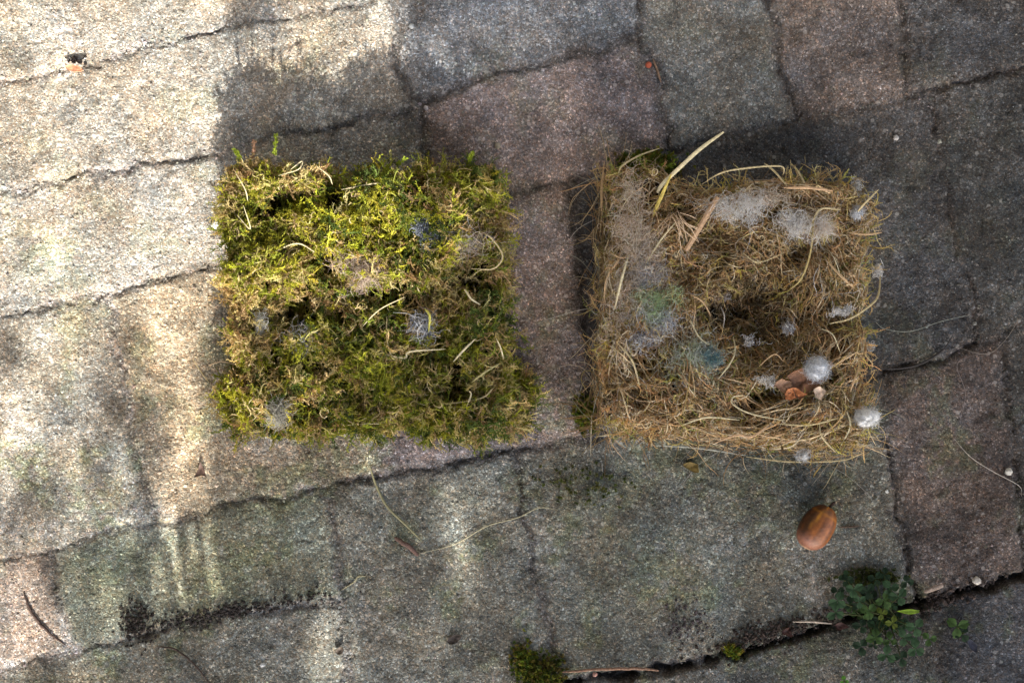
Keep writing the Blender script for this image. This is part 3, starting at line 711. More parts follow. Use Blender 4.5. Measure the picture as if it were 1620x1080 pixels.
BRN = (.50, .34, .18); ORA = (.55, .36, .20)
strand([(1145, 209, .060), (1108, 236, .055), (1075, 266, .048), (1048, 292, .040), (1040, 305, .036)], .0010, (.66, .58, .36), .45, .35).build('grass_blade', M_dry, grass_nest, label='long pale grass blade jutting out over the top edge')
strand([(1062, 276, .046), (1047, 310, .040), (1038, 330, .037), (1030, 348, .034)], .0009, (.56, .44, .10), .3, .35).build('grass_blade', M_dry, grass_nest)
strand([(1136, 312, .041), (1112, 352, .040), (1086, 396, .037)], .0014, (.50, .33, .19), .85, .45).build('grass_blade', M_dry, grass_nest, label='flat reddish brown straw lying across the upper part')
for pth, r_, c_ in [
    ([(995, 402, .040), (984, 440, .041), (972, 490, .038)], .0006, PALE), ([(1240, 297, .041), (1280, 297, .042), (1318, 302, .040)], .0007, ORA),
    ([(1043, 235, .020), (1012, 246, .026), (985, 262, .036), (978, 275, .038)], .00045, TAN), ([(956, 255, .022), (952, 300, .026), (952, 340, .028)], .0006, BRN),
    ([(1110, 292, .034), (1140, 274, .040), (1180, 266, .041), (1235, 263, .040), (1240, 276, .038)], .0004, TAN), ([(1209, 258, .034), (1226, 272, .037), (1245, 294, .040)], .0005, TAN),
    ([(1250, 257, .030), (1265, 275, .036), (1280, 306, .038)], .0005, TAN), ([(1393, 430, .020), (1390, 465, .030), (1378, 482, .035), (1345, 504, .037), (1312, 512, .036)], .00055, TAN),
    ([(1308, 412, .038), (1330, 436, .040), (1352, 456, .038)], .0006, BRN), ([(1350, 345, .030), (1365, 325, .040), (1390, 300, .041)], .00045, TAN), ([(1395, 368, .030), (1370, 371, .036), (1342, 368, .036)], .0006, BRN),
    ([(1160, 532, .028), (1163, 555, .034), (1155, 575, .037), (1136, 600, .036)], .0004, PALE), ([(1092, 505, .036), (1108, 535, .038), (1140, 556, .037)], .0004, PALE),
    ([(1132, 700, .036), (1165, 688, .038), (1190, 690, .038), (1216, 672, .038)], .0006, ORA), ([(1080, 672, .037), (1118, 660, .038), (1170, 664, .037)], .0004, PALE), ([(1010, 552, .036), (1002, 562, .037), (990, 545, .037), (975, 540, .036)], .0006, (.58, .46, .30)),
    ([(975, 540, .037), (1000, 570, .038), (1012, 610, .036)], .0005, TAN), ([(945, 690, .004), (990, 684, .016), (1030, 678, .024)], .0004, PALE), ([(1030, 704, .006), (1100, 708, .010), (1180, 720, .010)], .0004, (.46, .46, .38)),
    ([(1180, 722, .008), (1250, 730, .010), (1330, 728, .012), (1366, 716, .018)], .0004, TAN), ([(1010, 500, .038), (1050, 470, .039), (1070, 460, .038)], .0003, TAN), ([(1230, 670, .037), (1280, 672, .038), (1330, 660, .036)], .0004, TAN),
    ([(1240, 665, .037), (1190, 655, .039), (1160, 640, .038), (1160, 628, .037), (1178, 625, .036)], .00038, PALE), ([(1296, 665, .036), (1300, 690, .038), (1322, 715, .034)], .0004, TAN), ([(1340, 650, .036), (1345, 675, .037), (1330, 705, .034)], .0004, PALE),
    ([(1280, 372, .036), (1288, 345, .040), (1300, 330, .040), (1330, 332, .038)], .0005, TAN), ([(1288, 345, .040), (1282, 400, .038), (1268, 440, .036), (1250, 458, .034)], .0005, (.45, .35, .14)), ([(1360, 580, .034), (1352, 600, .036), (1345, 620, .035)], .0005, BRN),
    ([(1368, 690, .018), (1366, 715, .012), (1368, 732, .008)], .0004, (.46, .3, .12)), ([(1300, 735, .004), (1290, 748, .002), (1287, 755, .002)], .0004, (.40, .27, .08)), ([(940, 560, .020), (925, 540, .010), (915, 525, .004)], .0003, BRN),
    ([(1125, 500, .034), (1112, 478, .036), (1092, 466, .037)], .0004, BRN), ([(1140, 484, .024), (1146, 500, .026), (1144, 520, .022)], .00035, (.5, .45, .38)),
    ([(1020, 420, .040), (1045, 380, .041), (1070, 350, .040)], .0004, PALE), ([(965, 400, .038), (985, 408, .039), (1005, 400, .038)], .0004, BRN), ([(955, 480, .036), (960, 440, .038), (980, 410, .039)], .00045, BRN),
    ([(1200, 580, .035), (1225, 560, .036), (1240, 572, .036)], .0003, BRN), ([(1330, 560, .034), (1318, 530, .036), (1300, 520, .035)], .0003, PALE), ([(1240, 400, .036), (1200, 415, .037), (1175, 400, .037)], .0003, TAN)]:
    strand(pth, r_, c_, .3, .6).build('straw', M_dry, grass_nest)
# fan of thin roots beside the flat straw
b = Bag()
for i in range(18):
    a = rng.uniform(-2.5, -.3); L_ = rng.uniform(30, 70); x0, y0 = 1068 + rng.normal(0, 5), 340 + rng.normal(0, 4)
    strand([(x0, y0, .041), (x0 + L_ * .5 * math.cos(a) + rng.normal(0, 4), y0 - L_ * .5 * math.sin(a), .043), (x0 + L_ * math.cos(a) * .9, y0 - L_ * math.sin(a) * .95, .037)], .0002, (.62, .46, .30), .3, bag=b, sides=3)
b.build('root_fan', M_dry, grass_nest)
WHT = [(.92, .89, .84), (.86, .82, .76), (.95, .93, .90)]
WG = [(.80, .70, .58), (.86, .78, .68), (.70, .58, .44), (.78, .64, .52)]
for x, y, zz, rx, ry, rz, n_, cl, lb in [
    (1005, 375, .0395, 26, 50, .003, 1500, WG, 'beige grey wool along the upper left'), (1165, 332, .0385, 40, 20, .004, 1300, WHT, 'white wool under the top edge'), (1258, 352, .0385, 22, 22, .004, 900, WHT, 'round white wool patch right of the middle of the top'),
    (1302, 358, .0375, 22, 20, .003, 700, WG + WHT, 'beige wool beside the round white patch'), (1018, 440, .0375, 26, 34, .003, 900, BLU + GRY + WG, 'blue grey wool in the left side'), (1036, 482, .0375, 28, 24, .003, 900, [(.50, .64, .34), (.62, .70, .50), (.52, .62, .42)], 'pale green wool in the left side'),
    (1040, 512, .0375, 26, 24, .003, 1000, BLU[1:] + WHT, 'blue white wool below the green wool'), (1100, 580, .0365, 34, 32, .003, 1200, [(.50, .58, .38), (.66, .70, .58), (.74, .76, .72)], 'greenish grey wool in the lower middle'), (990, 480, .037, 26, 60, .002, 600, WG, 'thin beige wool on the left'),
    (1226, 312, .038, 30, 20, .002, 350, WG, 'thin beige wool at the top')]:
    wool(x, y, zz + .0005, rx * (1.15 if x < 1110 else .92), ry * (1.15 if x < 1110 else .92), rz * 1.2, int(n_ * (.5 if x < 1110 else .42)), cl, (.00005, .00009), (.004, .012)).build('wool_patch', M_wool, grass_nest, label=lb)
wool(1122, 563, .0385, 11, 14, .0025, 420, [(.14, .30, .34), (.22, .38, .42), (.30, .40, .40)], (.00005, .00009), (.003, .006), curl=.7).build('wool_patch', M_wool, grass_nest, label='small teal blue tuft in the lower middle')
for x, y, zz, rx, ry, n_ in [(1353, 292, .026, 8, 11, 420), (1389, 426, .022, 6, 10, 300), (1330, 492, .036, 11, 5, 300), (1342, 488, .036, 8, 6, 160), (1247, 520, .030, 9, 9, 200), (1215, 600, .035, 10, 9, 300),
                             (1290, 648, .035, 13, 8, 300), (1185, 540, .030, 12, 6, 160), (1378, 550, .018, 6, 6, 160), (1146, 470, .024, 8, 5, 70)]:
    wool(x, y, zz, rx, ry, .0015, int(n_ * .42), WHT if n_ > 250 else GRY + WHT, (.00007, .00012), (.002, .005), curl=.7).build('down_tuft', M_wool, grass_nest)
# green moss strand at the top left corner
b = Bag(); pp = np.array([P(x, y, zz) for x, y, zz in [(1006, 252, .012), (1018, 258, .014), (1030, 262, .015), (1045, 263, .015), (1058, 262, .014), (1066, 258, .012)]])[None]
tubes(b, pp, np.array([.0003]), np.array([[.2, .27, .04]])); leaflets(b, pp, .0022, .25, np.array([[.24, .32, .04]]), 9); b.build('moss_shoot', M_moss, grass_nest)

# ------------------------------------------------------------------ loose things on the nests
def lump(cx, cy, cz, rx, ry, rz, col, mat, name, rot=0, seed=0, rough=.25, parent=None, N=(16, 24), square=1.0):
    c = P(cx, cy, cz); th = np.linspace(0, math.pi, N[0]); ph = np.linspace(0, 2 * math.pi, N[1], endpoint=False)
    T, Ph = np.meshgrid(th, ph, indexing='ij')
    x = np.sin(T) * np.cos(Ph); y = np.sin(T) * np.sin(Ph); zz = np.cos(T)
    k = 1 + rough * (fbm(x * 2 + 9, y * 2 + zz * 1.7 + 9, seed, 3) - .5) * 2
    x = x * k * rx * S; y = y * k * ry * S; zz = zz * k * rz
    X = c[0] + x * math.cos(rot) - y * math.sin(rot); Y = c[1] + x * math.sin(rot) + y * math.cos(rot)
    idx = np.arange(N[0] * N[1]).reshape(N)
    F = np.stack([idx[:-1], np.roll(idx, -1, 1)[:-1], np.roll(idx, -1, 1)[1:], idx[1:]], -1).reshape(-1, 4)[:, ::-1]
    return np.stack([X, Y, c[2] + zz], -1).reshape(-1, 3), F
def fluff(name, lab, x, y, zz, rx, ry, rz, n, cols, rot=0, seed=0, corecol=(.6, .6, .6)):
    t = thing(name, lab, 'fluff', P(x, y, zz - rz))
    V_, F_ = lump(x, y, zz, rx * .86, ry * .86, rz * .85, None, None, '', rot, seed, .38, N=(30, 44))
    obj('core', V_, F_, M_fluff, t, np.tile(corecol, (len(V_), 1)), True)
    wool(x, y, zz, rx, ry, rz, int(n * .24), cols, (.00004, .00007), (.004, .010), curl=.9, rot=rot, dens=.25).build('hairs', M_wool, t)
    return t
fluff('down_ball', 'round grey white down ball on the lower right of the brown nest', 1293, 583, .0405, 18, 17, .0055, 2600, [(.75, .77, .80), (.86, .88, .90), (.5, .53, .57), (.92, .93, .94)], 0, 5, (.62, .64, .67))
fluff('wool_tuft', 'white oval wool tuft at the lower right edge of the brown nest', 1369, 661, .032, 21, 14, .0050, 2600, [(.93, .93, .91), (.88, .88, .84), (.95, .95, .94)], .2, 8, (.88, .88, .85))
fluff('wool_tuft', 'small white tuft with a dark speck near the upper right corner of the brown nest', 1357, 338, .033, 9, 9, .0030, 800, [(.72, .74, .76), (.82, .82, .82)], 0, 9, (.6, .62, .65))
fluff('wool_tuft', 'tiny white tuft at the bottom edge of the brown nest', 1270, 720, .030, 8, 7, .0028, 600, [(.78, .76, .74), (.8, .8, .8)], 0, 10, (.6, .6, .58))
def dry_flake(name, lab, cat, cx, cy, cz, outline, col, fold=.0015, thick=.0003, mat=None, rot=0, curlz=.0, group=None):
    """a small curled scale or leaf with real thickness"""
    A = np.array(outline, float); n = len(A); m = 5; rings = []
    for k in range(m + 1):
        f = k / m; rings.append(A * f if k else A * 1e-3)
    R = np.array(rings); X = R[..., 0]; Y = R[..., 1]; c, s_ = math.cos(rot), math.sin(rot)
    rr = np.hypot(X, Y) / np.abs(A).max()
    Z = fold * (rr ** 2) * (1 + .6 * np.sin(np.arctan2(Y, X) * 3 + 1)) + (vn(X / 4 + 30, Y / 4 + 30, 4) - .5) * fold * .7 + curlz * (X / np.abs(A).max()) ** 2
    ctr = P(cx, cy, cz); XX = (X * c - Y * s_) * S + ctr[0]; YY = -(X * s_ + Y * c) * S + ctr[1]
    top = np.stack([XX, YY, Z + cz + thick], -1).reshape(-1, 3); bot = np.stack([XX, YY, Z + cz], -1).reshape(-1, 3)
    idx = np.arange((m + 1) * n).reshape(m + 1, n); nx_ = np.roll(idx, -1, 1)
    f = np.stack([idx[:-1], nx_[:-1], nx_[1:], idx[1:]], -1).reshape(-1, 4); o_ = len(top)
    side = np.stack([idx[-1], nx_[-1], nx_[-1] + o_, idx[-1] + o_], -1)
    V_ = np.vstack([top, bot]); cc = np.tile(col, (len(V_), 1)) * (.7 + .6 * vn(V_[:, 0] / .0012, V_[:, 1] / .0012, 3))[:, None]
    o = obj(name, V_, [f[:, ::-1], f + o_, side], mat or M_dry, cols=np.clip(cc, 0, .8), loc=ctr, smooth=True)
    return tag(o, lab, cat, group)
bl = lambda n, rx, ry, j=.15, sd=0, pt=1.0: [(rx * (1 + j * math.sin(3.1 * a + sd) + j * .6 * math.sin(5.7 * a + sd * 2)) * math.cos(a), ry * (1 + j * math.cos(2.3 * a + sd)) * math.sin(a)) for a in [2 * math.pi * i / n for i in range(n)]]
dry_flake('bud_scale', 'bright orange brown bud scale in the lower right of the brown nest', 'bud scale', 1254, 623, .037, bl(16, 14, 8, .28, 1), (.55, .21, .08), .0025, .0008)
dry_flake('dead_leaf', 'curled reddish brown leaf beside the round down ball on the brown nest', 'leaf', 1268, 606, .0345, bl(18, 22, 18, .30, 2), (.26, .13, .07), .004, .0005)
dry_flake('dead_leaf', 'pale pinkish brown leaf piece left of the bright orange scale on the brown nest', 'leaf', 1240, 610, .036, bl(14, 12, 11, .30, 4), (.34, .20, .12), .003, .0005)
dry_flake('seed_husk', 'small cream husk below the round down ball on the brown nest', 'husk', 1296, 621, .038, bl(12, 8, 9, .2, 3), (.60, .46, .34), .0015, .0005)

# ------------------------------------------------------------------ the acorn
ac = P(1293, 834, .0088); axd = np.array([.50, .86]); axd /= np.linalg.norm(axd)     # long axis in the ground plane (x, y up)
acorn = thing('acorn', 'glossy orange brown acorn lying on the paving below the brown nest', 'acorn', (ac[0], ac[1], 0))
def acorn_part(t0, t1, N, colf, extra=0):
    t = np.linspace(t0, t1, N); ph = np.linspace(0, 2 * math.pi, 40, endpoint=False)
    # -1 broad scar end (lower left), +1 pointed end (upper right)
    def rad(t):
        r = np.sqrt(np.clip(1 - np.abs(t) ** 2.5, 0, 1)); return r * (.0082 + .0 * t) * (1 - .05 * t)
    R = rad(t) + extra; T, Ph = np.meshgrid(t, ph, indexing='ij'); RR = np.repeat(R[:, None], 40, 1)
    u = T * .0118; a = RR * np.cos(Ph); b = RR * np.sin(Ph)
    X = ac[0] + axd[0] * u + axd[1] * a; Y = ac[1] + axd[1] * u - axd[0] * a; Z = .0080 + b * .93 + .0006 * T
    idx = np.arange(N * 40).reshape(N, 40); nx_ = np.roll(idx, -1, 1)
    F_ = np.stack([idx[:-1], nx_[:-1], nx_[1:], idx[1:]], -1).reshape(-1, 4)
    return np.stack([X, Y, Z], -1).reshape(-1, 3), F_, colf(T, Ph).reshape(-1, 3)
def acol(T, Ph):
    st = fbm(Ph * 4.5 + 20, T * .45 + 4, 8, 3); base = np.array([.235, .075, .014])
    c = base * (.66 + .55 * sstep(.25, .75, st))[..., None] * (1 - .62 * sstep(.1, .8, np.cos(Ph - 3.1)))[..., None]  # upper-left flank darkened: its shaded side is painted into the colour
    k = sstep(-.25, -.8, T)[..., None]; c = c * (1 - k) + np.array([.25, .10, .055]) * k
    # orange edge lines and paler rim at the pointed end
    ln = np.exp(-((np.sin(Ph - 2.15 + .25 * T) - 0) / .06) ** 2) * (np.cos(Ph - 2.15) > 0) * sstep(-.3, .2, T)
    c = c + ln[..., None] * np.array([.38, .17, .0]) + (np.exp(-((T - .62) / .05) ** 2) * .5)[..., None] * np.array([.30, .12, .0])
    return c
M_acorn = mat_tint('acorn_shell', .46, 0, nscale=420, namt=.30, spec=.5, bump=.00022, bscale=700, coat=.0)
V_, F_, C_ = acorn_part(-.93, .97, 44, acol); obj('nut', V_, F_, M_acorn, acorn, C_, True)
V_, F_, C_ = acorn_part(-1.0, -.925, 6, lambda T, Ph: np.tile((.42, .25, .15), (*T.shape, 1)), .00005); obj('scar', V_, F_, M_dry, acorn, C_, True)
tp = np.array([ac[0] + axd[0] * .0114, ac[1] + axd[1] * .0114, .0086]); te = tp + np.array([axd[0] * .003 + .0015, axd[1] * .003, .0004])
b = Bag(); tubes(b, np.array([tp * (1 - t) + te * t for t in np.linspace(0, 1, 5)])[None], np.array([.0009]), np.array([[.05, .03, .02]]), 8, .3); b.build('tip', M_wood, acorn, True)

# ------------------------------------------------------------------ weeds
def weed_leaf(bag, c, az, L, W, tilt, col):
    """one obovate leaflet with a shallow notch and a folded midrib"""
    K = 7; t = np.linspace(0, 1, K); wv = W * np.sin(np.pi * np.clip(t, 0, 1) ** 1.5) ** .7 * (t < 1) + W * .35 * (t == 1)
    d_ = np.array([math.cos(az) * math.cos(tilt), math.sin(az) * math.cos(tilt), math.sin(tilt)]); s_ = np.array([-math.sin(az), math.cos(az), 0]); up = np.cross(d_, s_)
    rows = []
    for k in range(K):
        m = c + d_ * L * t[k] - np.array([0, 0, 1]) * L * .25 * t[k] ** 2
        if k == K - 1: rows.append([m + s_ * wv[k] + d_ * L * .08, m + s_ * wv[k] * .5 + d_ * L * .06, m - d_ * L * .06, m - s_ * wv[k] * .5 + d_ * L * .06, m - s_ * wv[k] + d_ * L * .08])
        else: rows.append([m + s_ * wv[k] + up * wv[k] * .25, m + s_ * wv[k] * .5 + up * wv[k] * .14, m, m - s_ * wv[k] * .5 + up * wv[k] * .14, m - s_ * wv[k] + up * wv[k] * .25])
    V_ = np.array(rows).reshape(-1, 3); idx = np.arange(K * 5).reshape(K, 5)
    F_ = np.stack([idx[:-1, :-1], idx[:-1, 1:], idx[1:, 1:], idx[1:, :-1]], -1).reshape(-1, 4)
    shade = np.tile([1.1, 1, .8, 1, 1.1], K)[:, None] if True else 1
    bag.add(V_, F_, np.clip(np.array(col) * shade, 0, .6))
def weed(name, lab, root, heads, r_=None, gr=None, sc=1.0):
    t = thing(name, lab, 'weed', P(root[0], root[1], 0) * np.array([1, 1, 0]), gr)
    for hx, hy, hz, L, col in heads:
        c = P(hx, hy, hz); st = Bag(); rt = P(root[0] + rng.normal(0, 12) * sc, root[1] + rng.normal(0, 8) * sc, .001)
        mid = (c + rt) / 2 + np.array([0, 0, .003])
        pp = np.array([rt * (1 - u) ** 2 + 2 * mid * u * (1 - u) + c * u * u for u in np.linspace(0, 1, 8)])[None]
        tubes(st, pp, np.array([.00035]), np.array([[.05, .06, .02]]), 4, .6); st.build('stem', M_leaf, t)
        lf = Bag(); a0 = rng.uniform(0, 6.28)
        for j in range(3):
            cj = np.array(col) * rng.uniform(.8, 1.2)
            weed_leaf(lf, c, a0 + j * 2.09 + rng.normal(0, .12), L * rng.uniform(.85, 1.1), L * .44, rng.uniform(.0, .35), cj)
        lf.build('leaf', M_leaf, t)
    return t
G1 = (.030, .062, .026); G2 = (.038, .072, .018); G3 = (.10, .13, .02); G4 = (.014, .030, .013)
hd = [(1325, 950, .013, .0062, G1), (1322, 968, .011, .0060, G1), (1350, 932, .014, .0060, G1), (1374, 966, .013, .0062, G2), (1372, 935, .010, .0058, G4), (1408, 930, .012, .0060, G1), (1422, 944, .014, .0064, G1),
      (1398, 950, .012, .0060, G2), (1385, 1008, .014, .0058, G2), (1448, 992, .014, .0064, G1), (1448, 1026, .012, .0066, G1), (1362, 1022, .010, .0060, G4), (1402, 1036, .011, .0062, G1), (1425, 1040, .009, .0058, G4), (1345, 955, .009, .0055, G4),
      (1430, 1008, .012, .0058, G1), (1412, 985, .010, .0045, G3), (1395, 970, .009, .0040, G3), (1362, 990, .008, .0055, G4), (1470, 1010, .010, .0050, G2), (1340, 918, .009, .0050, G4), (1385, 915, .008, .0050, G4), (1435, 920, .009, .0050, G4), (1360, 950, .014, .0045, G1), (1408, 1012, .009, .0050, G2), (1400, 908, .007, .0045, G4), (1325, 935, .008, .005, G4)]
hd = [(x, y, z_, l * .76, c_) for x, y, z_, l, c_ in hd] + [(1392 + rng.normal(0, 28), 972 + rng.normal(0, 24), rng.uniform(.003, .009), rng.uniform(.0022, .0042), [G4, G2, G4, G1][i % 4]) for i in range(26)]
wd_ = weed('clover_weed', 'leafy dark green clover-like weed growing from the joint at lower right', (1395, 975), hd)
bb = Bag(); cg = P(1418, 966, .012)
weed_leaf(bb, cg, -.05, .011, .0013, .1, (.20, .30, .03)); bb.build('grass_blade', M_leaf, wd_, label='narrow bright green blade')
weed('weed_seedling', 'small two-leaved seedling right of the clover-like weed', (1518, 995), [(1514, 990, .004, .0055, G2), (1522, 1003, .003, .0045, G4)], sc=.2)
weed('weed_seedling', 'tiny bright green seedling at the bottom edge below the big weed', (1335, 1078), [(1335, 1076, .003, .0026, (.09, .22, .03))], sc=.1)

def moss_tuft(name, lab, cx, cy, rx, ry, n, pal, L=(.003, .008), group=None):
    c = P(cx, cy, 0); c[2] = 0; u = rng.normal(0, .48, (n, 2)) + (rng.integers(0, 2, (n, 1)) * 2 - 1) * np.array([[.25, -.15]])
    x = c[0] + u[:, 0] * rx * S; y = c[1] + u[:, 1] * ry * S
    P0 = np.column_stack([x, y, np.full(n, .0005)]); D0 = np.column_stack([u * .6 + rng.normal(0, .35, (n, 2)), np.full(n, .9)])
    pts = walk(P0, D0, rng.uniform(L[0], L[1], n) * np.clip(1.1 - .6 * np.linalg.norm(u, axis=1), .25, 1), 6, .1, .12)
    col = np.array(pal)[rng.integers(0, len(pal), n)] * rng.uniform(.6, 1.3, (n, 1)); b = Bag()
    tubes(b, pts, np.full(n, .00015), col); leaflets(b, pts, .0013, .2, col, 4)
    o = b.build(name, M_moss, loc=c); return tag(o, lab, 'moss', group)
MG = [(.12, .17, .018), (.20, .21, .02), (.07, .11, .015), (.22, .17, .04)]
moss_tuft('moss_tuft', 'green moss cushion in the joint at the bottom centre edge', 858, 1064, 26, 32, 260, [(.07, .10, .012), (.14, .15, .016), (.05, .07, .01), (.16, .12, .03)], (.002, .007))
moss_tuft('moss_tuft', 'thin olive moss fringe left of the moss cushion at the bottom edge', 828, 1045, 14, 30, 160, MG, (.002, .005))
moss_tuft('moss_tuft', 'small moss tuft in the joint right of the long bottom twig', 1160, 1028, 12, 9, 60, MG, (.001, .0035))
moss_tuft('moss_tuft', 'faint green moss patch on the stone below the brown nest', 930, 768, 75, 32, 70, [(.09, .11, .03), (.12, .12, .04)], (.0004, .0016))
moss_tuft('moss_tuft', 'moss tuft on the stone beside the lower left corner of the brown nest', 925, 655, 14, 26, 160, MG, (.002, .006))
moss_tuft('moss_tuft', 'brown green moss under the top left corner of the brown nest', 1025, 262, 40, 18, 420, MG, (.003, .007))
moss_tuft('moss_tuft', 'dark moss clump in the joint above the clover-like weed', 1375, 912, 45, 10, 120, [(.05, .07, .02), (.08, .09, .02)], (.002, .005))

# ------------------------------------------------------------------ twigs, stalks, hairs, seeds
def stick(name, lab, cat, path, rad, col, mat=None, taper=.3, flat=1.0, wob=0.0, group=None):
    pth = [(x, y, rad * .9 + zz + max(gz((x - 810) * S, (540 - y) * S), -.002)) for x, y, zz in path]
    b = strand(pth, rad, col, taper, flat, 7, sub=7, wob=wob); c = P(*pth[len(pth) // 2]); c[2] = 0
    return tag(b.build(name, mat or M_wood, smooth=True, loc=c), lab, cat, group)
stick('twig', 'thin dark curved twig near the left bottom corner', 'twig', [(37, 936, 0), (50, 968, .0003), (72, 995, .0003), (103, 1020, 0)], .0007, (.07, .045, .035), wob=.00012)
stick('twig', 'slender dark twig running off the bottom edge beside the debris clump', 'twig', [(248, 1022, 0), (275, 1026, .001), (305, 1048, .001), (335, 1085, 0)], .0005, (.06, .04, .03), wob=.0001)
stick('twig', 'long reddish brown twig lying in the joint at the bottom centre', 'twig', [(888, 1063, .001), (950, 1058, .002), (1010, 1057, .002), (1042, 1060, .001)], .0007, (.24, .14, .09), taper=.5, wob=.0001)
stick('twig', 'short stout reddish brown twig below the moss nest', 'twig', [(625, 850, .0005), (645, 863, .0008), (662, 878, .0005)], .0012, (.15, .09, .07), taper=.6, wob=.00015)
stick('grass_stalk', 'curved pale olive stalk below the moss nest', 'stalk', [(585, 736, .001), (594, 765, .001), (612, 800, .001), (640, 828, .0012), (668, 856, .0005)], .0006, (.34, .31, .17), M_dry)
stick('grass_stalk', 'long hair-thin pale stalk crossing the stone below both nests', 'stalk', [(665, 875, 0), (720, 860, .001), (770, 832, .001), (820, 818, .001), (852, 803, .001), (882, 806, 0)], .00028, (.44, .40, .26), M_dry)
stick('grass_stalk', 'short bent pale stalk lower left of the thin long stalk', 'stalk', [(540, 933, .0005), (560, 920, .0005), (566, 912, .0005), (579, 911, .0003)], .0004, (.46, .42, .26), M_dry)
stick('grass_stalk', 'tiny vertical pale stem above the short bent stalk', 'stalk', [(547, 872, 0), (551, 890, .0005), (550, 912, 0)], .00022, (.32, .30, .22), M_dry)
stick('grass_stalk', 'tiny upright green stem on the stone left of the acorn', 'stalk', [(1066, 868, 0), (1068, 878, .0005), (1069, 892, 0)], .0002, (.30, .32, .18), M_dry)
stick('twig', 'short brown stem beside the small red seed near the top', 'twig', [(1033, 93, .0005), (1040, 112, .0006), (1046, 131, .0003)], .0006, (.22, .14, .09))
stick('twig', 'dark needle-like stem right of the acorn', 'twig', [(1326, 833, .0003), (1342, 833, .0006), (1360, 832, .0003)], .0005, (.09, .06, .04))
stick('grass_stalk', 'pale dry stem in the joint left of the clover-like weed', 'stalk', [(1254, 983, .003), (1285, 983, .004), (1316, 986, .003)], .0005, (.48, .40, .32), M_dry)
stick('bark_piece', 'pale bark sliver in the joint under the red stone at lower right', 'bark', [(1462, 936, .002), (1478, 930, .0025), (1492, 925, .002)], .0013, (.25, .19, .15), taper=.5, flat=.5)
for lab, pth, r_, c_ in [
    ('long curved hair right of the brown nest at mid height', [(1384, 508, .001), (1400, 520, .0015), (1440, 524, .002), (1490, 508, .002), (1535, 498, .001)], .00016, (.26, .28, .24)),
    ('dark thick root thread lying in the crack right of the brown nest', [(1384, 583, .001), (1420, 583, .0015), (1455, 576, .0015), (1490, 555, .001), (1508, 530, .001)], .0005, (.035, .03, .028)),
    ('pale loose thread on the red stone right of the brown nest', [(1510, 548, .001), (1560, 560, .001), (1590, 538, .001), (1615, 500, .001)], .00016, (.22, .19, .16)),
    ('curled thread winding down the red stone at the right', [(1580, 555, .001), (1530, 565, .001), (1514, 580, .001), (1527, 620, .001), (1520, 660, .001), (1507, 690, .001)], .00014, (.22, .18, .16)),
    ('pale thread near the right edge leading to a small white pebble', [(1508, 692, 0), (1535, 722, .001), (1570, 745, .001), (1612, 768, .001), (1616, 785, 0)], .0002, (.42, .38, .32)),
    ('thin hair bridging towards the moss nest from the brown nest', [(945, 486, .010), (910, 492, .004), (870, 504, .001), (852, 512, .001)], .00016, (.36, .34, .30)),
    ('fine hair arching left from the upper left of the brown nest', [(945, 345, .012), (915, 362, .005), (895, 385, .001), (868, 402, .001)], .00016, (.36, .34, .30)),
    ('loose hair on the stone left of the brown nest near its lower corner', [(955, 640, .008), (930, 600, .004), (915, 630, .002), (905, 700, .001)], .0002, (.30, .27, .20)),
    ('thin hair leaving the bottom right corner of the brown nest', [(1310, 735, .004), (1340, 752, .001), (1370, 778, .001), (1380, 790, .001)], .00014, (.28, .26, .22)),
    ('straight pale straw on the stone at the lower left corner of the brown nest', [(934, 722, .001), (935, 690, .004), (936, 655, .012)], .0003, (.36, .31, .22)),
    ('pale bent thread below the bottom edge of the brown nest', [(1080, 765, .001), (1105, 735, .001), (1140, 712, .002)], .00016, (.36, .32, .26)),
    ('thin upright thread below the lower left of the brown nest', [(952, 728, .001), (953, 742, .001), (955, 752, .001)], .0002, (.36, .34, .30))]:
    stick('loose_thread', lab, 'thread', pth, r_, c_, M_dry)
dry_flake('bark_flake', 'orange flake on the sunlit paving at upper left', 'flake', 118, 109, .0035, bl(12, 14, 5, .08, 1), (.62, .30, .17), .0006, .0014, rot=.2)
tag(obj('red_seed', *lump(1026, 103, .0017, 5, 5, .0016, None, None, '', 0, 3, .1), M_stone, cols=np.tile((.42, .10, .05), (16 * 24, 1)), smooth=True, loc=P(1026, 103)), 'small red seed beside a short brown stem near the top', 'seed')
dry_flake('leaf_scrap', 'dark brown triangular leaf scrap below the left corner of the moss nest', 'leaf', 318, 742, .001, [(-9, 12), (-5, 2), (0, -12), (6, 0), (9, 11), (2, 9)], (.13, .08, .06), .0012, .0004)
dry_flake('leaf_scrap', 'dark brown oval leaf scrap on the paving at bottom centre', 'leaf', 719, 1010, .001, bl(12, 13, 6, .1, 2), (.06, .045, .035), .002, .0004, rot=-.5)
dry_flake('leaf_scrap', 'small dark leaf scrap left of the oval one near the bottom edge', 'leaf', 538, 1028, .001, bl(10, 8, 5, .1, 2), (.08, .06, .045), .0015, .0004, rot=-.6)
dry_flake('leaf_scrap', 'yellowish brown leaf scrap just below the brown nest', 'leaf', 1095, 738, .001, bl(12, 13, 8, .2, 5), (.22, .15, .04), .0015, .0004, rot=.3)
dry_flake('leaf_scrap', 'dark red leaf scrap in the joint left of the clover-like weed', 'leaf', 1246, 998, .002, bl(12, 7, 9, .35, 5), (.05, .018, .012), .0015, .0004)
dry_flake('leaf_scrap', 'dull red leaf scrap touching the left side of the clover-like weed', 'leaf', 1330, 990, .002, bl(12, 10, 5, .35, 2), (.06, .022, .016), .0015, .0004)
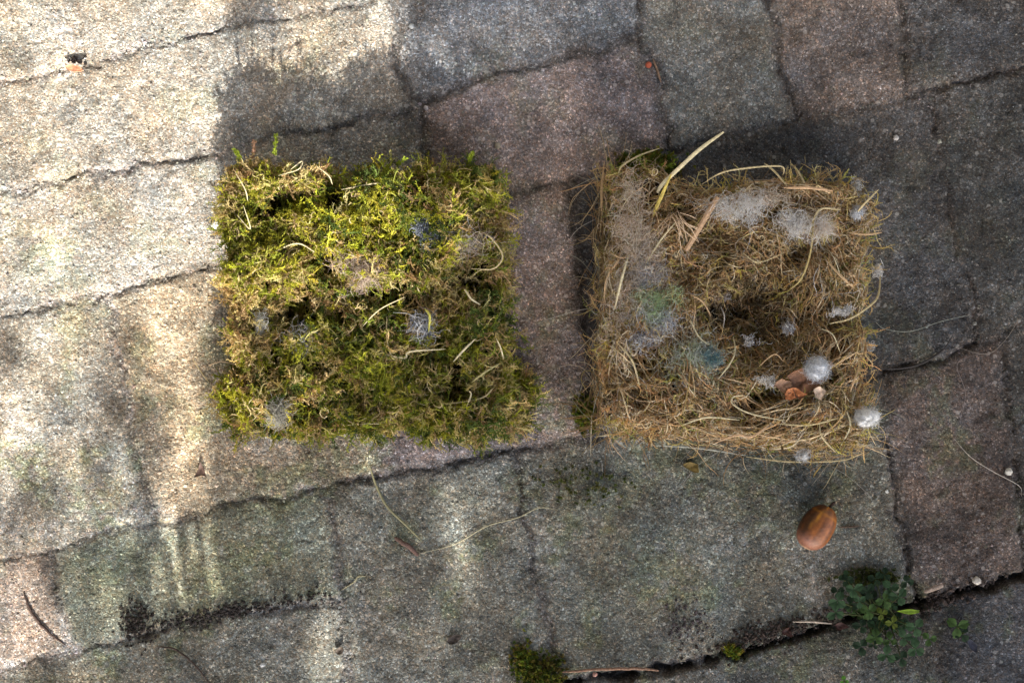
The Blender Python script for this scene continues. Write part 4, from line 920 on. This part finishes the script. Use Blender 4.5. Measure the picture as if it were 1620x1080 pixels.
dry_flake('leaf_scrap', 'bluish black leaf scrap below the small seedling at lower right', 'leaf', 1536, 1018, .001, [(-9, -10), (2, -6), (9, 2), (7, 14), (-2, 6)], (.03, .032, .05), .0012, .0004)
for lab, x, y, r_, cl in [('white pebble on the red stone near the lower right corner', 1545, 918, 7, (.46, .42, .36)), ('small cream pebble at the right edge of the paving', 1596, 746, 6, (.50, .48, .42)), ('tiny pale pebble set in the stone above the moss nest', 787, 231, 5, (.34, .30, .22)),
                       ('tiny white pebble at the top left of centre', 651, 42, 4.5, (.42, .44, .44)), ('pinkish white pebble at the corner of the red stone above the moss nest', 674, 171, 4, (.48, .42, .40)), ('white pebble on the dark stone above the brown nest', 1417, 218, 4.5, (.42, .40, .38)),
                       ('white crumb at the bottom left between dark stones', 415, 1051, 4, (.52, .52, .5)), ('small white crumb just below the right corner of the brown nest', 1403, 777, 3, (.5, .5, .46)), ('pale pebble at the upper left edge of the moss nest', 340, 355, 7, (.6, .6, .58)), ('small bead-like pebble in the joint below the bottom twig', 941, 1066, 4, (.40, .22, .17))]:
    zz = max(gz((x - 810) * S, (540 - y) * S), -.001) + r_ * S * .5; V_, F_ = lump(x, y, zz, r_, r_ * .85, r_ * S * .7, None, None, '', x, int(x), .45)
    tag(obj('pebble', V_, F_, M_stone, cols=np.tile(cl, (len(V_), 1)), smooth=True, loc=P(x, y)), lab, 'pebble', 'small pale pebbles on the paving')
# crumbs of dark soil in the joints
def crumbs(name, lab, cx, cy, rx, ry, n, col, rs=(.0005, .0016), ang=0, cat='debris', kind=None):
    b = Bag(); u = rng.normal(0, .45, (n, 2)); 
    for i in range(n):
        x = cx + u[i, 0] * rx * math.cos(ang) - u[i, 1] * ry * math.sin(ang); y = cy + u[i, 0] * rx * math.sin(ang) + u[i, 1] * ry * math.cos(ang); r_ = rng.uniform(*rs)
        g0 = gz((x - 810) * S, (540 - y) * S); V_, F_ = lump(x, y, g0 + r_ * .5 + rng.random() * rs[1] * .6, r_ / S, r_ / S * rng.uniform(.5, 1), r_ * .8, None, None, '', rng.uniform(0, 3), i, .6, N=(6, 8))
        b.add(V_, F_, np.array(col) * rng.uniform(.5, 1.6))
    o = b.build(name, M_core, loc=P(cx, cy)); return tag(o, lab, cat, kind=kind)
crumbs('soil_clump', 'dark crumbly soil clump on the joint at lower left', 215, 985, 30, 36, 210, (.035, .027, .022), (.0003, .0010))
crumbs('soil_debris', 'line of dark soil crumbs in the joint at lower left', 360, 968, 170, 16, 360, (.04, .032, .028), (.0003, .0010), -.18, kind='stuff')
crumbs('soil_debris', 'brown soil and leaf crumbs filling the joint left of the clover-like weed', 1225, 1003, 120, 26, 460, (.042, .030, .024), (.0003, .0010), -.25, kind='stuff')
crumbs('soil_debris', 'dark soil crumbs in the joint right of the clover-like weed', 1500, 945, 90, 16, 220, (.05, .036, .03), (.0004, .0012), -.3, kind='stuff')
crumbs('soil_debris', 'purplish soil crumbs on the paving at lower centre right', 1085, 985, 45, 40, 120, (.07, .055, .055), (.0003, .0008), 0, kind='stuff')
crumbs('soil_clump', 'small dark soil crumb pile above the orange flake', 122, 96, 16, 8, 24, (.05, .04, .035), (.0004, .0010))

# ------------------------------------------------------------------ unseen blockers added to shade the place, all beyond the frame
tanE = math.tan(EL)
def lightmap(x, y):
    """share of sun that the shrub lets through to the ground plane at photo pixel (x, y)"""
    L = np.zeros_like(x)
    a = sstep(372, 335, x + (vn(y / 60, x / 90, 5) - .5) * 20) * sstep(640, 400, y)
    L = np.maximum(L, a)
    L = np.maximum(L, sstep(650, 610, x) * sstep(84, 104, y + 8 * np.sin(x / 30)) * sstep(325, 275, y))
    L = np.maximum(L, sstep(448, 470, x) * sstep(632, 605, x) * sstep(200, 60, -y) * sstep(330, 270, y))
    L = np.maximum(L, sstep(330, 350, x) * sstep(640, 600, x) * sstep(120, 165, y) * sstep(320, 270, y))
    L = np.maximum(L, .55 * lm(x, y, 690, 160, 60, 90, 2)); L = np.maximum(L, .6 * lm(x, y, 420, 400, 90, 80, 2))
    L = np.maximum(L, .62 * lm(x, y, 60, 560, 170, 120, 2)); L = np.maximum(L, .85 * lm(x, y, 275, 690, 52, 120, 2))
    L = np.maximum(L, .60 * lm(x, y, 0, 720, 60, 120, 2)); L = np.maximum(L, .62 * lm(x, y, 60, 960, 170, 120, 2)); L = np.maximum(L, .5 * lm(x, y, 120, 740, 130, 120, 2))
    L = np.maximum(L, .9 * lm(x, y, 716, 935, 20, 32, 2)); L = np.maximum(L, .7 * lm(x, y, 730, 870, 26, 26, 2)); L = np.maximum(L, .6 * lm(x, y, 523, 1040, 24, 70, 2))
    L = np.maximum(L, .25 * lm(x, y, 640, 800, 150, 80, 2)); L = np.maximum(L, 1.0 * ((x > 262) & (x < 340) & (y > 852) & (y < 950)))
    L = np.maximum(L, sstep(-60, -200, x) * .6)
    return np.clip(L, 0, 1)
def shrub():  # unseen shrub added; its leaves follow lightmap to cast the dapples
    Dm = 1.5
    bark = (.10, .075, .055)
    t = thing('added_dapple_shrub', 'added unseen shrub, leaves placed to dapple the paving with shade', 'shrub', (0.1, -1.30, 0))
    bag = Bag(); n = 15000
    gx = rng.uniform(-330, 2200, n); gy = rng.uniform(-420, 1500, n)
    Lm = lightmap(gx, gy)
    # leaves keep a margin from the bright gaps
    for dx, dy in [(24, 0), (-24, 0), (0, 36), (0, -36)]: Lm = np.maximum(Lm, lightmap(gx + dx, gy + dy) * .9)
    dens = np.clip(-np.log(np.maximum(Lm, .004)) / 5.5, 0, 1)
    k = rng.random(n) < dens; gx, gy = gx[k], gy[k]; m = len(gx)
    g0 = np.column_stack([(gx - 810) * S, (540 - gy) * S, np.zeros(m)])
    dist = Dm + rng.normal(0, .10, m)
    c = g0 + SUN[None] * dist[:, None]
    Ll = rng.uniform(.014, .024, m); W = Ll * .42
    d_ = norm(rng.normal(0, 1, (m, 3))); nrm = norm(SUN[None] + rng.normal(0, .45, (m, 3))); d_ = norm(d_ - nrm * (d_ * nrm).sum(1, keepdims=True)); s_ = np.cross(nrm, d_)
    V_ = np.stack([c - d_ * Ll[:, None] * .5, c + s_ * W[:, None] * .8 - d_ * Ll[:, None] * .15 + nrm * .001, c + s_ * W[:, None] * .7 + d_ * Ll[:, None] * .2, c + d_ * Ll[:, None] * .55, c - s_ * W[:, None] * .7 + d_ * Ll[:, None] * .2, c - s_ * W[:, None] * .8 - d_ * Ll[:, None] * .15 + nrm * .001], 1).reshape(-1, 3)
    i = np.arange(m) * 6; F_ = np.concatenate([np.stack([i, i + 1, i + 2, i + 5], -1), np.stack([i + 5, i + 2, i + 3, i + 4], -1)])
    col = np.array([.055, .09, .025]) * rng.uniform(.6, 1.4, (m, 1)); bag.add(V_, F_, np.repeat(col, 6, 0)); bag.build('crown', M_foliage, t)
    tr = Bag()
    def limb(p0, p1, r0):
        pp = np.array([p0 * (1 - u) + p1 * u + np.array([0, 0, .03 * math.sin(u * 3.1)]) for u in np.linspace(0, 1, 9)])[None]; tubes(tr, pp, np.array([r0]), np.array([bark]), 7, .4)
    foot = np.array([.35, -1.45, 0.0]); top = np.array([.35, -1.45, .55]); limb(foot, top, .022)
    for px_, py_ in [(1000, 540), (1500, 300), (1500, 900), (900, 300), (820, 1200), (1250, 1200), (1100, -200)]:
        limb(top, np.array([(px_ - 810) * S, (540 - py_) * S, 0]) + SUN * (Dm + .05), .007)
    tr.build('trunk', M_wood, t)
shrub()
def tree():  # unseen tree added to close off the overhead sky
    t = thing('added_shade_tree', 'added unseen tree crown blocking the sky above the paving', 'tree', (-1.9, 2.2, 0)); n = 9000
    u = norm(rng.normal(0, 1, (n, 3))) * rng.random((n, 1)) ** (1 / 3); c = u * np.array([3.2, 2.9, .8]) + np.array([-.9, 1.0, 3.2])
    c[:, 2] += .25 * (fbm(c[:, 0] / .5, c[:, 1] / .5, 3) - .5); L_ = rng.uniform(.08, .15, n)
    nr = norm(rng.normal(0, .6, (n, 3)) + np.array([0, 0, 1])); d_ = norm(np.cross(nr, rng.normal(0, 1, (n, 3)))); s_ = np.cross(nr, d_) * .3
    V_ = np.stack([c - d_ * L_[:, None], c + s_ * L_[:, None] * 1.6 - d_ * .1 * L_[:, None], c + d_ * L_[:, None], c - s_ * L_[:, None] * 1.6 - d_ * .1 * L_[:, None]], 1).reshape(-1, 3)
    Bag().add(V_, np.arange(n * 4).reshape(-1, 4), np.repeat(np.array([.06, .09, .03]) * rng.uniform(.6, 1.4, (n, 1)), 4, 0)).build('crown', M_foliage, t)
    b = Bag(); tubes(b, np.array([[-1.9, 2.2, 0], [-1.85, 2.15, 1], [-1.7, 2.0, 2], [-1.3, 1.5, 2.9], [-.9, 1.0, 3.5]])[None], np.array([.11]), np.array([[.10, .08, .06]]), 12, .4)
    tubes(b, np.array([[-1.75, 2.05, 1.8], [-2.2, 1.6, 2.4], [-2.8, 1.2, 3.0]])[None], np.array([.05]), np.array([[.10, .08, .06]]), 8, .4)
    tubes(b, np.array([[-1.6, 1.9, 2.2], [-.6, 1.8, 2.8], [.6, 1.6, 3.1]])[None], np.array([.05]), np.array([[.10, .08, .06]]), 8, .4); b.build('trunk', M_wood, t)
tree()
# unseen fern, added and shaped so its leaflets leave the thin streaks of light at the lower left
def fern():
    Dn = .36; t = thing('added_streak_fern', 'added unseen fern shaped to cast finger shadows from beyond the bottom edge', 'fern', (-.16, -.45, 0)); b = Bag()
    slots = [((262, 838), (302, 955), 6.5), ((300, 818), (312, 880), 3.2), ((322, 826), (352, 950), 4.0), ((242, 900), (268, 985), 4.5), ((288, 915), (298, 975), 2.6)]
    def gp(x, y, k): return np.array([(x - 810) * S, (540 - y) * S, 0]) + SUN * (Dn + k)
    # leaflets: long blades between the slots
    edges = [(226, 812, 228, 1000, 15), (243, 812, 250, 880, 8), (258, 850, 284, 985, 8.5), (283, 815, 306, 985, 9.5), (307, 880, 318, 990, 10), (312, 812, 330, 985, 5.5), (338, 812, 372, 985, 11), (362, 812, 385, 985, 14), (330, 940, 345, 1000, 14), (265, 955, 275, 1000, 10), (300, 960, 305, 1000, 10)]
    for i, (x0, y0, x1, y1, wd) in enumerate(edges):
        u = np.linspace(0, 1, 10); pp = np.array([gp(x0 + (x1 - x0) * v, y0 + (y1 - y0) * v, .004 * (i % 3)) for v in u])[None]
        tubes(b, pp, np.array([wd * S]), np.array([[.06, .12, .03]]), 6, .35, .25)
    b.build('frond', M_foliage, t)
    st = Bag(); p0 = np.array([-.16, -.47, 0]); p1 = gp(300, 990, 0)
    tubes(st, np.array([p0 * (1 - v) + p1 * v + np.array([0, -.02 * math.sin(v * 3.1), 0]) for v in np.linspace(0, 1, 10)])[None], np.array([.002]), np.array([[.08, .10, .04]]), 6); st.build('stem', M_wood, t)
fern()
def wall(name, lab, x0, y0, x1, y1, h, th, col):  # unseen walls added to hold back skylight from the top and left
    d_ = norm(np.array([x1 - x0, y1 - y0])); nn = np.array([-d_[1], d_[0]]) * th; b = Bag()
    L_ = math.hypot(x1 - x0, y1 - y0); bw, bh = .215, .068; rows = int(h / bh)
    for r in range(rows):
        k0 = -(.5 if r % 2 else 0); k = k0
        while k * bw < L_:
            a = max(k * bw, 0) + .005; e = min((k + 1) * bw, L_) - .005; k += 1
            if e - a < .02: continue
            zl, zh = r * bh + .004, (r + 1) * bh - .004
            q = [np.array([x0, y0]) + d_ * a, np.array([x0, y0]) + d_ * e]; q = q + [q[1] + nn, q[0] + nn]
            V_ = np.array([[*p_, zl] for p_ in q] + [[*p_, zh] for p_ in q]); F_ = [[0, 3, 2, 1], [4, 5, 6, 7], [0, 1, 5, 4], [1, 2, 6, 5], [2, 3, 7, 6], [3, 0, 4, 7]]
            b.add(V_, np.array(F_), np.array(col) * rng.uniform(.75, 1.2))
    t = thing(name, lab, 'wall', (x0, y0, 0)); b.build('brickwork', M_stone, t)
    q = [np.array([x0, y0]) + nn * .05, np.array([x1, y1]) + nn * .05, np.array([x1, y1]) + nn * .95, np.array([x0, y0]) + nn * .95]
    V_ = np.array([[*p_, .0] for p_ in q] + [[*p_, rows * bh - .006] for p_ in q]); obj('mortar', V_, np.array([[0, 3, 2, 1], [4, 5, 6, 7], [0, 1, 5, 4], [1, 2, 6, 5], [2, 3, 7, 6], [3, 0, 4, 7]]), M_stone, t, np.tile((.3, .28, .25), (8, 1)))
wall('added_shade_wall', 'added unseen grey brick wall blocking skylight beyond the top edge of the paving', -2.2, .75, 2.2, .75, 2.1, .1, (.17, .165, .16))
wall('added_shade_wall', 'added unseen grey brick wall blocking skylight beyond the left edge of the paving', -.85, -.5, -.85, .74, 1.9, .1, (.17, .165, .16))
for o in SC.objects:
    if '_w' in o: del o['_w']
